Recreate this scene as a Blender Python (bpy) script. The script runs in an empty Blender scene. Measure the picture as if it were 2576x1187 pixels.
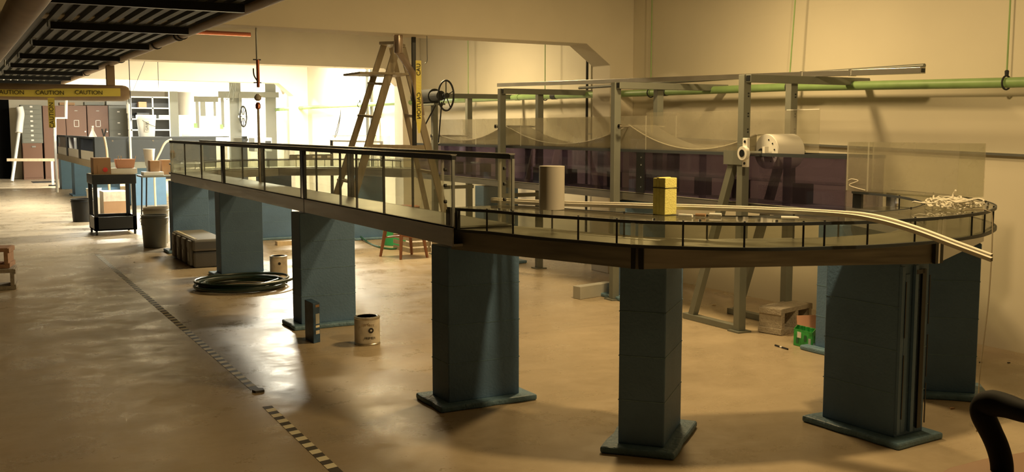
import bpy, bmesh, math, random
from mathutils import Vector, Matrix
random.seed(7)
PI = math.pi
COL = bpy.context.scene.collection
# ------------------------------------------------------------------ camera model (image taken as 2576 x 1187)
F = 2600.0; CX = 1288.0; CY = 593.5; HY = 325.0; H = 1.45; VPX = -135.0
PITCH = math.atan((CY - HY) / F)
YAW = math.atan((CX - VPX) * math.cos(PITCH) / F)
_f = (math.sin(YAW), math.cos(YAW))
DV = Vector((_f[0]*math.cos(PITCH), _f[1]*math.cos(PITCH), -math.sin(PITCH)))
RV = Vector((_f[1], -_f[0], 0)); UV = RV.cross(DV)
def ray(px, py): return DV + RV*((px-CX)/F) - UV*((py-CY)/F)
def PZ(px, py, z=0.0):
    r = ray(px, py); t = (z-H)/r.z; return Vector((r.x*t, r.y*t, z))
def PX(px, py, X):
    r = ray(px, py); t = X/r.x; return Vector((X, r.y*t, H+r.z*t))
def PY(px, py, Y):
    r = ray(px, py); t = Y/r.y; return Vector((r.x*t, Y, H+r.z*t))
cam_data = bpy.data.cameras.new('camera'); cam = bpy.data.objects.new('camera', cam_data); COL.objects.link(cam)
cam_data.sensor_width = 36; cam_data.lens = 36*F/2576; cam_data.clip_end = 200; cam_data.clip_start = .05
cam.matrix_world = Matrix(((RV.x, UV.x, -DV.x, 0), (RV.y, UV.y, -DV.y, 0), (RV.z, UV.z, -DV.z, H), (0, 0, 0, 1)))
bpy.context.scene.camera = cam

# ------------------------------------------------------------------ materials
MATS = {}
def mat(name, col, rough=.6, metal=0.0, spec=.5, noise=0.0, nscale=6.0, bump=0.0, bscale=40.0, streak=None, nrough=0.0):
    m = bpy.data.materials.new(name); m.use_nodes = True; nt = m.node_tree; N = nt.nodes; L = nt.links
    b = N['Principled BSDF']; b.inputs['Roughness'].default_value = rough; b.inputs['Metallic'].default_value = metal
    b.inputs['Specular IOR Level'].default_value = spec
    b.inputs['Base Color'].default_value = (*col, 1)
    tc = N.new('ShaderNodeTexCoord')
    if noise or nrough:
        n = N.new('ShaderNodeTexNoise'); n.inputs['Scale'].default_value = nscale; n.inputs['Detail'].default_value = 6
        mp = N.new('ShaderNodeMapping'); L.new(tc.outputs['Object'], mp.inputs['Vector']); L.new(mp.outputs[0], n.inputs['Vector'])
        if streak: mp.inputs['Scale'].default_value = streak
        if noise:
            r = N.new('ShaderNodeValToRGB'); r.color_ramp.elements[0].position = .3; r.color_ramp.elements[1].position = .7
            r.color_ramp.elements[0].color = (*[max(0, c*(1-noise)) for c in col], 1); r.color_ramp.elements[1].color = (*[min(1, c*(1+noise)) for c in col], 1)
            L.new(n.outputs[0], r.inputs[0]); L.new(r.outputs[0], b.inputs['Base Color'])
        if nrough:
            mr = N.new('ShaderNodeMapRange'); mr.inputs['From Min'].default_value = .3; mr.inputs['From Max'].default_value = .7
            mr.inputs['To Min'].default_value = rough-nrough; mr.inputs['To Max'].default_value = rough+nrough
            L.new(n.outputs[0], mr.inputs[0]); L.new(mr.outputs[0], b.inputs['Roughness'])
    if bump:
        n2 = N.new('ShaderNodeTexNoise'); n2.inputs['Scale'].default_value = bscale; n2.inputs['Detail'].default_value = 4
        L.new(tc.outputs['Object'], n2.inputs['Vector'])
        bp = N.new('ShaderNodeBump'); bp.inputs['Strength'].default_value = bump; bp.inputs['Distance'].default_value = .01
        L.new(n2.outputs[0], bp.inputs['Height']); L.new(bp.outputs[0], b.inputs['Normal'])
    MATS[name] = m; return m
def pane(name, tint, haze=.1, hazecol=(.8, .8, .75), gloss=.08, rough=.03, smear=0.0, film=False):
    """thin clear sheet: see-through, a little milky, reflecting by Fresnel"""
    m = bpy.data.materials.new(name); m.use_nodes = True; nt = m.node_tree; N = nt.nodes; L = nt.links
    N.remove(N['Principled BSDF']); out = N['Material Output']
    tr = N.new('ShaderNodeBsdfTransparent'); tr.inputs[0].default_value = (*tint, 1)
    df = N.new('ShaderNodeBsdfDiffuse'); df.inputs[0].default_value = (*hazecol, 1)
    tl = N.new('ShaderNodeBsdfTranslucent'); tl.inputs[0].default_value = (*hazecol, 1)
    gl = N.new('ShaderNodeBsdfGlossy'); gl.inputs['Roughness'].default_value = rough
    a = N.new('ShaderNodeMixShader'); a.inputs[0].default_value = .5; L.new(df.outputs[0], a.inputs[1]); L.new(tl.outputs[0], a.inputs[2])
    h = N.new('ShaderNodeMixShader'); h.inputs[0].default_value = haze; L.new(tr.outputs[0], h.inputs[1]); L.new(a.outputs[0], h.inputs[2])
    if smear:
        tc = N.new('ShaderNodeTexCoord'); n = N.new('ShaderNodeTexNoise'); n.inputs['Scale'].default_value = 3.0; n.inputs['Detail'].default_value = 5
        L.new(tc.outputs['Object'], n.inputs['Vector']); mr = N.new('ShaderNodeMapRange')
        mr.inputs['From Min'].default_value = .35; mr.inputs['From Max'].default_value = .7
        mr.inputs['To Min'].default_value = max(0, haze-smear); mr.inputs['To Max'].default_value = haze+smear
        L.new(n.outputs[0], mr.inputs[0]); L.new(mr.outputs[0], h.inputs[0])
    fr = N.new('ShaderNodeFresnel'); fr.inputs[0].default_value = 1.45
    ad = N.new('ShaderNodeMath'); ad.operation = 'MULTIPLY_ADD'; ad.inputs[1].default_value = .8; ad.inputs[2].default_value = gloss*.3; None if film else L.new(fr.outputs[0], ad.inputs[0])
    if film: ad.inputs[0].default_value = .05
    g = N.new('ShaderNodeMixShader'); L.new(ad.outputs[0], g.inputs[0]); L.new(h.outputs[0], g.inputs[1]); L.new(gl.outputs[0], g.inputs[2])
    geo = N.new('ShaderNodeNewGeometry'); t2 = N.new('ShaderNodeBsdfTransparent'); fin = N.new('ShaderNodeMixShader')
    L.new(geo.outputs['Backfacing'], fin.inputs[0]) if not film else setattr(fin.inputs[0], 'default_value', 0.0); L.new(g.outputs[0], fin.inputs[1]); L.new(t2.outputs[0], fin.inputs[2])
    L.new(fin.outputs[0], out.inputs[0]); MATS[name] = m; return m
def emit(name, col, s):
    m = bpy.data.materials.new(name); m.use_nodes = True; b = m.node_tree.nodes['Principled BSDF']
    b.inputs['Emission Color'].default_value = (*col, 1); b.inputs['Emission Strength'].default_value = s; MATS[name] = m; return m

def floor_mat():
    m = bpy.data.materials.new('floor_concrete'); m.use_nodes = True; nt = m.node_tree; N = nt.nodes; L = nt.links; b = N['Principled BSDF']
    tc = N.new('ShaderNodeTexCoord')
    n = N.new('ShaderNodeTexNoise'); n.inputs['Scale'].default_value = 1.1; n.inputs['Detail'].default_value = 8; n.inputs['Roughness'].default_value = .65
    mp = N.new('ShaderNodeMapping'); mp.inputs['Scale'].default_value = (1.0, 1.6, 1); L.new(tc.outputs['Object'], mp.inputs[0]); L.new(mp.outputs[0], n.inputs[0])
    r = N.new('ShaderNodeValToRGB'); e = r.color_ramp.elements; e[0].position = .3; e[0].color = (.40, .32, .215, 1); e[1].position = .7; e[1].color = (.53, .43, .295, 1)
    L.new(n.outputs[0], r.inputs[0])
    n3 = N.new('ShaderNodeTexNoise'); n3.inputs['Scale'].default_value = 9; n3.inputs['Detail'].default_value = 8; n3.inputs['Roughness'].default_value = .8
    L.new(tc.outputs['Object'], n3.inputs[0])
    mx = N.new('ShaderNodeMixRGB'); mx.blend_type = 'MULTIPLY'; mx.inputs[0].default_value = 1; L.new(r.outputs[0], mx.inputs[1])
    r3 = N.new('ShaderNodeValToRGB'); r3.color_ramp.elements[0].position = .25; r3.color_ramp.elements[0].color = (.9, .89, .86, 1); r3.color_ramp.elements[1].position = .6; r3.color_ramp.elements[1].color = (1, 1, 1, 1)
    L.new(n3.outputs[0], r3.inputs[0]); L.new(r3.outputs[0], mx.inputs[2])
    # slab joints every 6 m across the room
    sx = N.new('ShaderNodeSeparateXYZ'); L.new(tc.outputs['Object'], sx.inputs[0])
    a = N.new('ShaderNodeMath'); a.operation = 'ADD'; a.inputs[1].default_value = -6.35; L.new(sx.outputs[1], a.inputs[0])
    pp = N.new('ShaderNodeMath'); pp.operation = 'PINGPONG'; pp.inputs[1].default_value = 3.2; L.new(a.outputs[0], pp.inputs[0])
    lt = N.new('ShaderNodeMath'); lt.operation = 'LESS_THAN'; lt.inputs[1].default_value = .006; L.new(pp.outputs[0], lt.inputs[0])
    m2 = N.new('ShaderNodeMixRGB'); m2.blend_type = 'MIX'; m2.inputs[2].default_value = (.28, .23, .16, 1)
    sc = N.new('ShaderNodeMath'); sc.operation = 'MULTIPLY'; sc.inputs[1].default_value = .5; L.new(lt.outputs[0], sc.inputs[0])
    L.new(sc.outputs[0], m2.inputs[0]); L.new(mx.outputs[0], m2.inputs[1]); L.new(m2.outputs[0], b.inputs['Base Color'])
    n2 = N.new('ShaderNodeTexNoise'); n2.inputs['Scale'].default_value = 2.5; n2.inputs['Detail'].default_value = 9; n2.inputs['Roughness'].default_value = .75
    L.new(tc.outputs['Object'], n2.inputs[0])
    mr = N.new('ShaderNodeMapRange'); mr.inputs['From Min'].default_value = .35; mr.inputs['From Max'].default_value = .65; mr.inputs['To Min'].default_value = .2; mr.inputs['To Max'].default_value = .48
    L.new(n2.outputs[0], mr.inputs[0]); L.new(mr.outputs[0], b.inputs['Roughness'])
    b.inputs['Specular IOR Level'].default_value = .42
    bp = N.new('ShaderNodeBump'); bp.inputs['Strength'].default_value = .12; bp.inputs['Distance'].default_value = .01; L.new(n3.outputs[0], bp.inputs['Height']); L.new(bp.outputs[0], b.inputs['Normal'])
    MATS['floor'] = m
def wall_mat(name, col):
    """painted concrete masonry with shallow courses every 0.2 m and wide panel joints"""
    m = bpy.data.materials.new(name); m.use_nodes = True; nt = m.node_tree; N = nt.nodes; L = nt.links; b = N['Principled BSDF']
    tc = N.new('ShaderNodeTexCoord'); n = N.new('ShaderNodeTexNoise'); n.inputs['Scale'].default_value = .9; n.inputs['Detail'].default_value = 6
    L.new(tc.outputs['Object'], n.inputs[0])
    r = N.new('ShaderNodeValToRGB'); r.color_ramp.elements[0].position = .3; r.color_ramp.elements[1].position = .7
    r.color_ramp.elements[0].color = (*[c*.9 for c in col], 1); r.color_ramp.elements[1].color = (*col, 1)
    L.new(n.outputs[0], r.inputs[0]); L.new(r.outputs[0], b.inputs['Base Color']); b.inputs['Roughness'].default_value = .75
    sx = N.new('ShaderNodeSeparateXYZ'); L.new(tc.outputs['Object'], sx.inputs[0])
    pz = N.new('ShaderNodeMath'); pz.operation = 'PINGPONG'; pz.inputs[1].default_value = .6; L.new(sx.outputs[1], pz.inputs[0])
    lz = N.new('ShaderNodeMath'); lz.operation = 'LESS_THAN'; lz.inputs[1].default_value = .004; L.new(pz.outputs[0], lz.inputs[0])
    bp = N.new('ShaderNodeBump'); bp.inputs['Strength'].default_value = .5; bp.inputs['Distance'].default_value = .004; bp.invert = True
    L.new(lz.outputs[0], bp.inputs['Height']); L.new(bp.outputs[0], b.inputs['Normal'])
    MATS[name] = m
floor_mat(); wall_mat('wall', (.80, .74, .59)); wall_mat('wall_bay', (.82, .79, .69))
M = MATS
mat('beam', (.76, .70, .57), .8, noise=.04, nscale=2)
mat('ceiling', (.22, .2, .17), .9)
mat('blue', (.105, .195, .335), .55, noise=.10, nscale=5, bump=.25, bscale=70)
mat('blue_plinth', (.13, .235, .33), .5, noise=.18, nscale=14, bump=.8, bscale=40)
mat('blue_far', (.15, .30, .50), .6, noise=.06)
mat('brushed', (.40, .39, .36), .36, .85, noise=.14, nscale=3, streak=(1, 1, 14), nrough=.08)
mat('black', (.012, .014, .016), .4)
mat('black_matte', (.010, .011, .012), .75, spec=.2)
mat('black_rubber', (.012, .016, .015), .28, spec=.6)
mat('dark', (.022, .024, .025), .6)
mat('rig_grey', (.24, .25, .225), .6)
mat('void', (.003, .003, .003), .9, spec=.1)  # near-black colour puts in the unlit dark of the doorway and left walls
mat('dark_tank', (.045, .055, .065), .5)
mat('steel', (.42, .44, .43), .38, .9, noise=.1)
mat('chrome', (.75, .73, .7), .15, 1.0)
mat('grey_paint', (.19, .20, .17), .5, .2, noise=.08)
mat('alu', (.55, .54, .5), .3, .9, noise=.08, nscale=5)
mat('pale_grey', (.45, .46, .43), .6)
mat('green_pipe', (.28, .44, .17), .45, noise=.1, nscale=8)
mat('wood', (.37, .315, .225), .6, noise=.15, nscale=4, streak=(8, 8, .6))
mat('pale_wood', (.62, .50, .33), .6, noise=.1, nscale=4, streak=(6, 6, 1))
mat('stool_wood', (.30, .125, .06), .4, noise=.15, nscale=8)
mat('white', (.8, .79, .74), .5)
mat('white_gloss', (.82, .8, .74), .3)
mat('pvc', (.50, .46, .40), .35)
mat('trim_white', (.80, .76, .66), .45)
mat('foam', (.80, .74, .24), .95, noise=.04, nscale=60, bump=.35, bscale=150)
mat('block', (.40, .35, .28), .95, noise=.15, nscale=30, bump=.9, bscale=90)
mat('red_block', (.42, .24, .14), .95, noise=.15, nscale=30, bump=.6)
mat('plank_grey', (.42, .41, .36), .9, noise=.08)
mat('can_label', (.62, .56, .47), .5, noise=.2, nscale=14)
mat('can_metal', (.55, .52, .46), .35, .9, noise=.2, nscale=20)
mat('blue_box', (.04, .09, .17), .4, noise=.4, nscale=18)
mat('hose', (.012, .03, .022), .3, spec=.6)
mat('hose_green', (.02, .12, .05), .35)
mat('green_plastic', (.04, .42, .16), .4)
mat('green_carton', (.03, .33, .06), .4, noise=.5, nscale=22)
mat('cardboard', (.36, .22, .12), .85, noise=.08)
mat('cardboard_pink', (.62, .33, .22), .85, noise=.06)
mat('case_grey', (.21, .20, .17), .55, noise=.06)
mat('bucket_grey', (.23, .22, .17), .45)
mat('bucket_beige', (.52, .45, .32), .5)
mat('cab_brown', (.17, .085, .05), .5)
mat('cab_grey', (.17, .175, .145), .5)
mat('yellow_tape', (.92, .80, .16), .5)
mat('print_black', (.015, .013, .01), .6)
mat('copper', (.62, .22, .14), .25, .9)
mat('duct_tan', (.33, .24, .15), .55, noise=.15, nscale=3)
mat('duct_pink', (.50, .40, .34), .25, .7)
mat('deck', (.04, .043, .036), .6, .2, noise=.2, nscale=3)
mat('tape_white', (.88, .82, .62), .6)
mat('tape_dark', (.09, .08, .07), .6)
mat('seat_tan', (.34, .20, .12), .5)
mat('cord', (.74, .70, .60), .6)
mat('red', (.7, .05, .04), .5)
mat('belt', (.74, .73, .66), .4)
pane('clear', (.84, .85, .78), .10, (.5, .47, .38), smear=.07)
pane('clear_lid', (.68, .68, .60), .26, (.42, .40, .33), smear=.08)
pane('acrylic', (.86, .86, .80), .30, (.70, .66, .56), smear=.08)
pane('belt_film', (.78, .77, .68), .62, (.52, .49, .40), rough=.25, film=True)
pane('smoke', (.12, .13, .15), .12, (.1, .1, .1))
pane('skirt_film', (.62, .60, .50), .55, (.27, .245, .18), rough=.3, film=True)
pane('purple', (.42, .37, .50), .30, (.11, .09, .13), smear=.04)
pane('edge_light', (.95, .95, .9), .5, (.85, .83, .74))

# ------------------------------------------------------------------ mesh builder
ORG = {}
class MB:
    def __init__(s): s.bm = bmesh.new()
    def face(s, vs):
        try: s.bm.faces.new(vs)
        except ValueError: pass
    def hexa(s, c):
        v = [s.bm.verts.new(p) for p in c]
        for f in ((0, 3, 2, 1), (4, 5, 6, 7), (0, 1, 5, 4), (1, 2, 6, 5), (2, 3, 7, 6), (3, 0, 4, 7)): s.face([v[i] for i in f])
        return s
    def box(s, x0, x1, y0, y1, z0, z1):
        return s.hexa([(x0, y0, z0), (x1, y0, z0), (x1, y1, z0), (x0, y1, z0), (x0, y0, z1), (x1, y0, z1), (x1, y1, z1), (x0, y1, z1)])
    def beam(s, p, q, w, h, up=(0, 0, 1)):
        p = Vector(p); q = Vector(q); d = (q-p).normalized(); up = Vector(up)
        if abs(d.dot(up)) > .98: up = Vector((1, 0, 0))
        a = d.cross(up).normalized(); b = a.cross(d).normalized()
        c = []
        for e in (p, q):
            for i, j in ((-1, -1), (1, -1), (1, 1), (-1, 1)): c.append(e + a*(w/2*i) + b*(h/2*j))
        return s.hexa(c)
    def tube(s, pts, r, n=10, caps=True, closed=False, rr=None):
        pts = [Vector(p) for p in pts]; k = len(pts); rings = []; prev = None
        for i, p in enumerate(pts):
            if closed: d = pts[(i+1) % k]-pts[i-1]
            else: d = pts[min(i+1, k-1)]-pts[max(i-1, 0)]
            d = d.normalized() if d.length else Vector((0, 0, 1))
            if prev is None:
                u = Vector((0, 0, 1)) if abs(d.z) < .9 else Vector((1, 0, 0)); a = d.cross(u).normalized()
            else:
                a = (prev - d*prev.dot(d)); a = a.normalized() if a.length > 1e-6 else d.orthogonal().normalized()
            prev = a; b = d.cross(a); R = rr[i] if rr else r
            rings.append([s.bm.verts.new(p + a*(R*math.cos(2*PI*j/n)) + b*(R*math.sin(2*PI*j/n))) for j in range(n)])
        m = k if closed else k-1
        for i in range(m):
            A = rings[i]; B = rings[(i+1) % k]
            for j in range(n): s.face([A[j], A[(j+1) % n], B[(j+1) % n], B[j]])
        if caps and not closed: s.face(rings[0][::-1]); s.face(rings[-1])
        return s
    def lathe(s, c, prof, n=24, axis='Z'):
        """prof: list of (r, h)"""
        c = Vector(c); rings = []
        for r, h in prof:
            ring = []
            for j in range(n):
                t = 2*PI*j/n; x, y = r*math.cos(t), r*math.sin(t)
                if axis == 'Z': v = Vector((x, y, h))
                elif axis == 'X': v = Vector((h, x, y))
                else: v = Vector((x, h, y))
                ring.append(s.bm.verts.new(c+v))
            rings.append(ring)
        for A, B in zip(rings, rings[1:]):
            for j in range(n): s.face([A[j], A[(j+1) % n], B[(j+1) % n], B[j]])
        s.face(rings[0][::-1]); s.face(rings[-1]); return s
    def prism(s, poly, vec):
        vec = Vector(vec); A = [s.bm.verts.new(p) for p in poly]; B = [s.bm.verts.new(Vector(p)+vec) for p in poly]
        s.face(A[::-1]); s.face(B)
        for i in range(len(A)): s.face([A[i], A[(i+1) % len(A)], B[(i+1) % len(A)], B[i]])
        return s
    def sheet(s, rows):
        g = [[s.bm.verts.new(p) for p in r] for r in rows]
        for a, b in zip(g, g[1:]):
            for i in range(len(a)-1): s.face([a[i], a[i+1], b[i+1], b[i]])
        return s
    def ringseg(s, C, rf0, rf1, a0, a1, z0, z1, n=48):
        """annular slab: radii are functions of the angle"""
        rows = []
        for i in range(n+1):
            t = a0+(a1-a0)*i/n; r0 = rf0(t); r1 = rf1(t); c, k = math.cos(t), math.sin(t)
            rows.append([(C[0]+r0*c, C[1]+r0*k, z0), (C[0]+r1*c, C[1]+r1*k, z0), (C[0]+r1*c, C[1]+r1*k, z1), (C[0]+r0*c, C[1]+r0*k, z1)])
        V = [[s.bm.verts.new(p) for p in r] for r in rows]
        for A, B in zip(V, V[1:]):
            for j in range(4): s.face([A[j], A[(j+1) % 4], B[(j+1) % 4], B[j]])
        s.face(V[0]); s.face(V[-1][::-1]); return s
    def build(s, name, m, parent=None, bevel=0.0, smooth=False, **props):
        bmesh.ops.recalc_face_normals(s.bm, faces=s.bm.faces)
        org = ORG.get(parent.name, Vector((0, 0, 0))) if parent else Vector((0, 0, 0))
        if parent is None and props.get('at') is not None: org = Vector(props.pop('at'))
        else: props.pop('at', None)
        for v in s.bm.verts: v.co -= org
        me = bpy.data.meshes.new(name); s.bm.to_mesh(me); s.bm.free()
        me.materials.append(M[m] if isinstance(m, str) else m)
        if smooth:
            for p in me.polygons: p.use_smooth = True
            try: me.set_sharp_from_angle(angle=math.radians(38))
            except Exception: pass
        o = bpy.data.objects.new(name, me); COL.objects.link(o)
        if parent: o.parent = parent; ORG[o.name] = org
        else: o.location = org; ORG[o.name] = org
        if bevel:
            b = o.modifiers.new('bevel', 'BEVEL'); b.width = bevel; b.segments = 2; b.limit_method = 'ANGLE'
        for k, v in props.items(): o[k] = v
        return o
def thing(name, label, cat, loc=(0, 0, 0), group=None):
    o = bpy.data.objects.new(name, None); COL.objects.link(o); o.empty_display_size = .1; o.location = loc
    o['label'] = label; o['category'] = cat
    if group: o['group'] = group
    ORG[o.name] = Vector(loc); return o
def tag(o, label, cat, group=None, kind=None):
    o['label'] = label; o['category'] = cat
    if group: o['group'] = group
    if kind: o['kind'] = kind
    return o
def struct(name, mb, m, **k):
    o = mb.build(name, m, **k); o['kind'] = 'structure'; return o
def dup(root, loc, rz=0.0, label=None, group=None, scale=None):
    r = root.copy(); COL.objects.link(r); r.location = loc; r.rotation_euler = (0, 0, rz)
    if label: r['label'] = label
    if group: r['group'] = group
    if scale: r.scale = scale
    for ch in list(root.children):
        c = ch.copy(); COL.objects.link(c); c.parent = r
        for g in list(ch.children):
            d = g.copy(); COL.objects.link(d); d.parent = c
    return r
def lettering(name, text, size, loc, rot, m, parent, extrude=.0006):
    cu = bpy.data.curves.new(name, 'FONT'); cu.body = text; cu.size = size; cu.extrude = extrude; cu.align_x = 'CENTER'; cu.align_y = 'CENTER'
    t = bpy.data.objects.new('tmp', cu); COL.objects.link(t); dg = bpy.context.evaluated_depsgraph_get()
    me = bpy.data.meshes.new_from_object(t.evaluated_get(dg)); bpy.data.objects.remove(t)
    me.materials.clear(); me.materials.append(M[m]); o = bpy.data.objects.new(name, me); COL.objects.link(o)
    o.parent = parent; o.location = Vector(loc)-ORG[parent.name]; o.rotation_euler = rot; return o
def arc(c, r, a0, a1, n, plane='XY'):
    out = []
    for i in range(n+1):
        t = a0+(a1-a0)*i/n
        if plane == 'XY': out.append((c[0]+r*math.cos(t), c[1]+r*math.sin(t), c[2]))
        elif plane == 'YZ': out.append((c[0], c[1]+r*math.cos(t), c[2]+r*math.sin(t)))
        else: out.append((c[0]+r*math.cos(t), c[1], c[2]+r*math.sin(t)))
    return out
def smoothpath(pts, n=8):
    pts = [Vector(p) for p in pts]; P = [pts[0]]+pts+[pts[-1]]; out = []
    for i in range(1, len(P)-2):
        for k in range(n):
            t = k/n; a, b, c, d = P[i-1], P[i], P[i+1], P[i+2]
            out.append(.5*((2*b)+(c-a)*t+(2*a-5*b+4*c-d)*t*t+(3*b-a-3*c+d)*t**3))
    out.append(pts[-1]); return out

# ------------------------------------------------------------------ the room
WX = 6.08
YB = 34.0
struct('floor', MB().box(-3.2, 6.3, -4, YB+.2, -.2, 0), 'floor')
w = MB(); w.prism([(-4, 0, 0), (YB, 0, 0), (YB, 4.4, 0), (-4, 4.4, 0)], (0, 0, .25))
wr = struct('wall_right', w, 'wall'); wr.rotation_euler = (PI/2, 0, PI/2); wr.location = (WX, 0, 0)
struct('wall_back', MB().box(1.65, 6.3, YB, YB+.25, 0, 4.4), 'wall')
struct('wall_left', MB().box(-3.45, -3.2, -4, YB+.2, 0, 4.4), 'void')
struct('wall_front', MB().box(-3.2, 6.3, -4.25, -4, 0, 4.4), 'dark')
struct('wall_recess', MB().box(-3.2, 1.65, YB+.0, YB+.25, 0, 4.4), 'void')
struct('ceiling', MB().box(-3.45, 6.33, -4.25, YB+.25, 4.0, 4.2), 'ceiling')
# girders with a haunch and pilaster on the wall
for i, by in enumerate((8.62, 13.95, 19.3, 24.7)):
    m = MB(); zb = 2.30 if i == 0 else 2.33
    m.prism([(-3.2, by, zb+.03), (5.52, by, zb-.02), (5.80, by, 2.08), (5.80, by, 0), (WX, by, 0), (WX, by, 4.0), (-3.2, by, 4.0)], (0, .32, 0))
    struct('trim_%d' % (i+1), m, 'beam', at=(0, by, 0), bevel=.006)

# ------------------------------------------------------------------ lamps (ceiling fittings above the bays)
def lamp(x, y, z, w, sx=1.2, sy=.15, col=(1, .74, .37)):
    l = bpy.data.lights.new('ceiling_light', 'AREA'); l.shape = 'RECTANGLE'; l.size = sx; l.size_y = sy; l.energy = w; l.color = col
    o = bpy.data.objects.new('ceiling_lamp_light', l); COL.objects.link(o); o.location = (x, y, z); return o
WARM = (1, .70, .32)
bulb = bpy.data.lights.new('bulb_light', 'POINT'); bulb.energy = 165; bulb.color = WARM; bulb.shadow_soft_size = .07
bo = bpy.data.objects.new('hanging_bulb_light', bulb); COL.objects.link(bo); bo.location = (3.35, 3.0, 2.5)
lamp(4.4, 6.0, 2.85, 75, .5, .25, WARM)
lamp(4.3, 11.0, 2.9, 120, .8, .25, (1, .74, .38))
lamp(5.1, 16.6, 2.9, 650, 1.2, .3, (1, .93, .74))
lamp(3.2, 21.5, 3.1, 600, 1.2, .4, (1, .95, .8))
lamp(5.3, 22.5, 3.1, 700, 1.2, .4, (1, .95, .8))
lamp(4.9, 28.0, 3.1, 900, 1.2, .4, (1, .95, .8))
W = bpy.data.worlds.new('world'); bpy.context.scene.world = W; W.use_nodes = True
W.node_tree.nodes['Background'].inputs[0].default_value = (1, .8, .5, 1); W.node_tree.nodes['Background'].inputs[1].default_value = .015

# ------------------------------------------------------------------ concrete pillars
def make_pillar(name, label, group, z1=.845):
    t = thing(name, label, 'pillar', (0, 0, 0), group)
    MB().box(-.21, .21, -.105, .105, .03, z1).build('shaft', 'blue', t, bevel=.006)
    p = MB(); random.seed(3)
    b = [(-.28, -.17), (.28, -.17), (.28, .17), (-.28, .17)]
    pts = []
    for k in range(4):
        a, c = b[k], b[(k+1) % 4]
        for j in range(5):
            f = j/5; pts.append((a[0]+(c[0]-a[0])*f+random.uniform(-.006, .006), a[1]+(c[1]-a[1])*f+random.uniform(-.006, .006), 0))
    p.prism(pts, (0, 0, .032)).build('plinth', 'blue_plinth', t, bevel=.01)
    c = MB()
    for zc in (.235, .438, .64): c.box(-.2115, .2115, -.1065, .1065, zc-.002, zc+.002)
    c.build('mortar_joint', 'blue_plinth', t, kind='stuff')
    return t
CC = (3.78, 4.70)
GP = 'blue concrete pillars under the flume'
p0 = make_pillar('concrete_pillar', 'blue block pillar with broad dark face, under the low curved trough joint, behind the paint can', GP)
p0.location = (2.44, 4.89, 0)
dup(p0, (2.42, 7.38, 0), 0, 'blue block pillar standing behind the blue detergent box, second from the front on the aisle side')
dup(p0, (2.52, 10.33, 0), 0, 'blue block pillar rising out of the coiled hose')
dup(p0, (2.49, 12.62, 0), 0, 'blue block pillar beside the grey storage case, farthest along the near channel')
for th, rr_, lab in ((222, 1.27, 'blue block pillar showing a near-black narrow end, below the yellow foam block'),
                    (274, 1.24, 'blue block pillar with dark slotted steel channel edge, at the front right of the curve'),
                    (317, 1.29, 'rightmost blue block pillar, carrying the drooping white strips')):
    a = math.radians(th); q = dup(p0, (CC[0]+rr_*math.cos(a), CC[1]+rr_*math.sin(a), 0), a, lab)
q = dup(p0, (5.17, 4.83, 0), 0, 'blue block pillar behind the green bottle carton')
dup(p0, (5.22, 7.3, 0), 0, 'blue block pillar beside the grey slab, under the tinted tank')
dup(p0, (5.2, 9.9, 0), 0, 'blue block pillar under the middle of the tinted tank, seen past the tall dark pillar')
dup(p0, (4.85, 12.95, 0), 0, 'blue block pillar behind the stool and the green bucket')
dup(p0, (3.78, 13.55, 0), 0, 'blue block pillar under the far curve, beside a small plank')
dup(p0, (2.92, 13.35, 0), 0, 'blue block pillar just behind the grey case, left edge of the far curve')
# slotted channel and bracket on the outer edge of the front right pillar
a = math.radians(274); bc = Vector((CC[0]+1.24*math.cos(a), CC[1]+1.24*math.sin(a), 0)); er = Vector((math.cos(a), math.sin(a), 0)); et = Vector((-er.y, er.x, 0))
t = thing('slotted_channel', 'dark slotted steel strut fixed upright on the front right blue pillar', 'strut', bc+er*.211)
m = MB()
for s_ in (-.10, -.005): m.beam(bc+er*.222+et*s_+Vector((0, 0, .05)), bc+er*.222+et*s_+Vector((0, 0, .83)), .022, .014, up=er)
m.build('flange', 'blue', t)
MB().beam(bc+er*.213+et*(-.052)+Vector((0, 0, .05)), bc+er*.213+et*(-.052)+Vector((0, 0, .79)), .03, .004, up=er).build('web', 'blue', t)
m = MB(); m.beam(bc+er*.224+et*.047+Vector((0, 0, .06)), bc+er*.224+et*.047+Vector((0, 0, .81)), .028, .012, up=er)
m.beam(bc+er*.224+et*(-.01)+Vector((0, 0, .80)), bc+er*.224+et*.05+Vector((0, 0, .80)), .012, .02)
m.build('dark_gap', 'black', t)
for zz0, zz1, s_ in ((.50, .76, -.085), (.12, .42, -.085), (.55, .78, .085), (.3, .5, .085), (.08, .27, .085)):
    MB().beam(bc+er*.231+et*s_+Vector((0, 0, zz0)), bc+er*.231+et*s_+Vector((0, 0, zz1)), .006, .003, up=er).build('slot', 'black', t)

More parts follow.
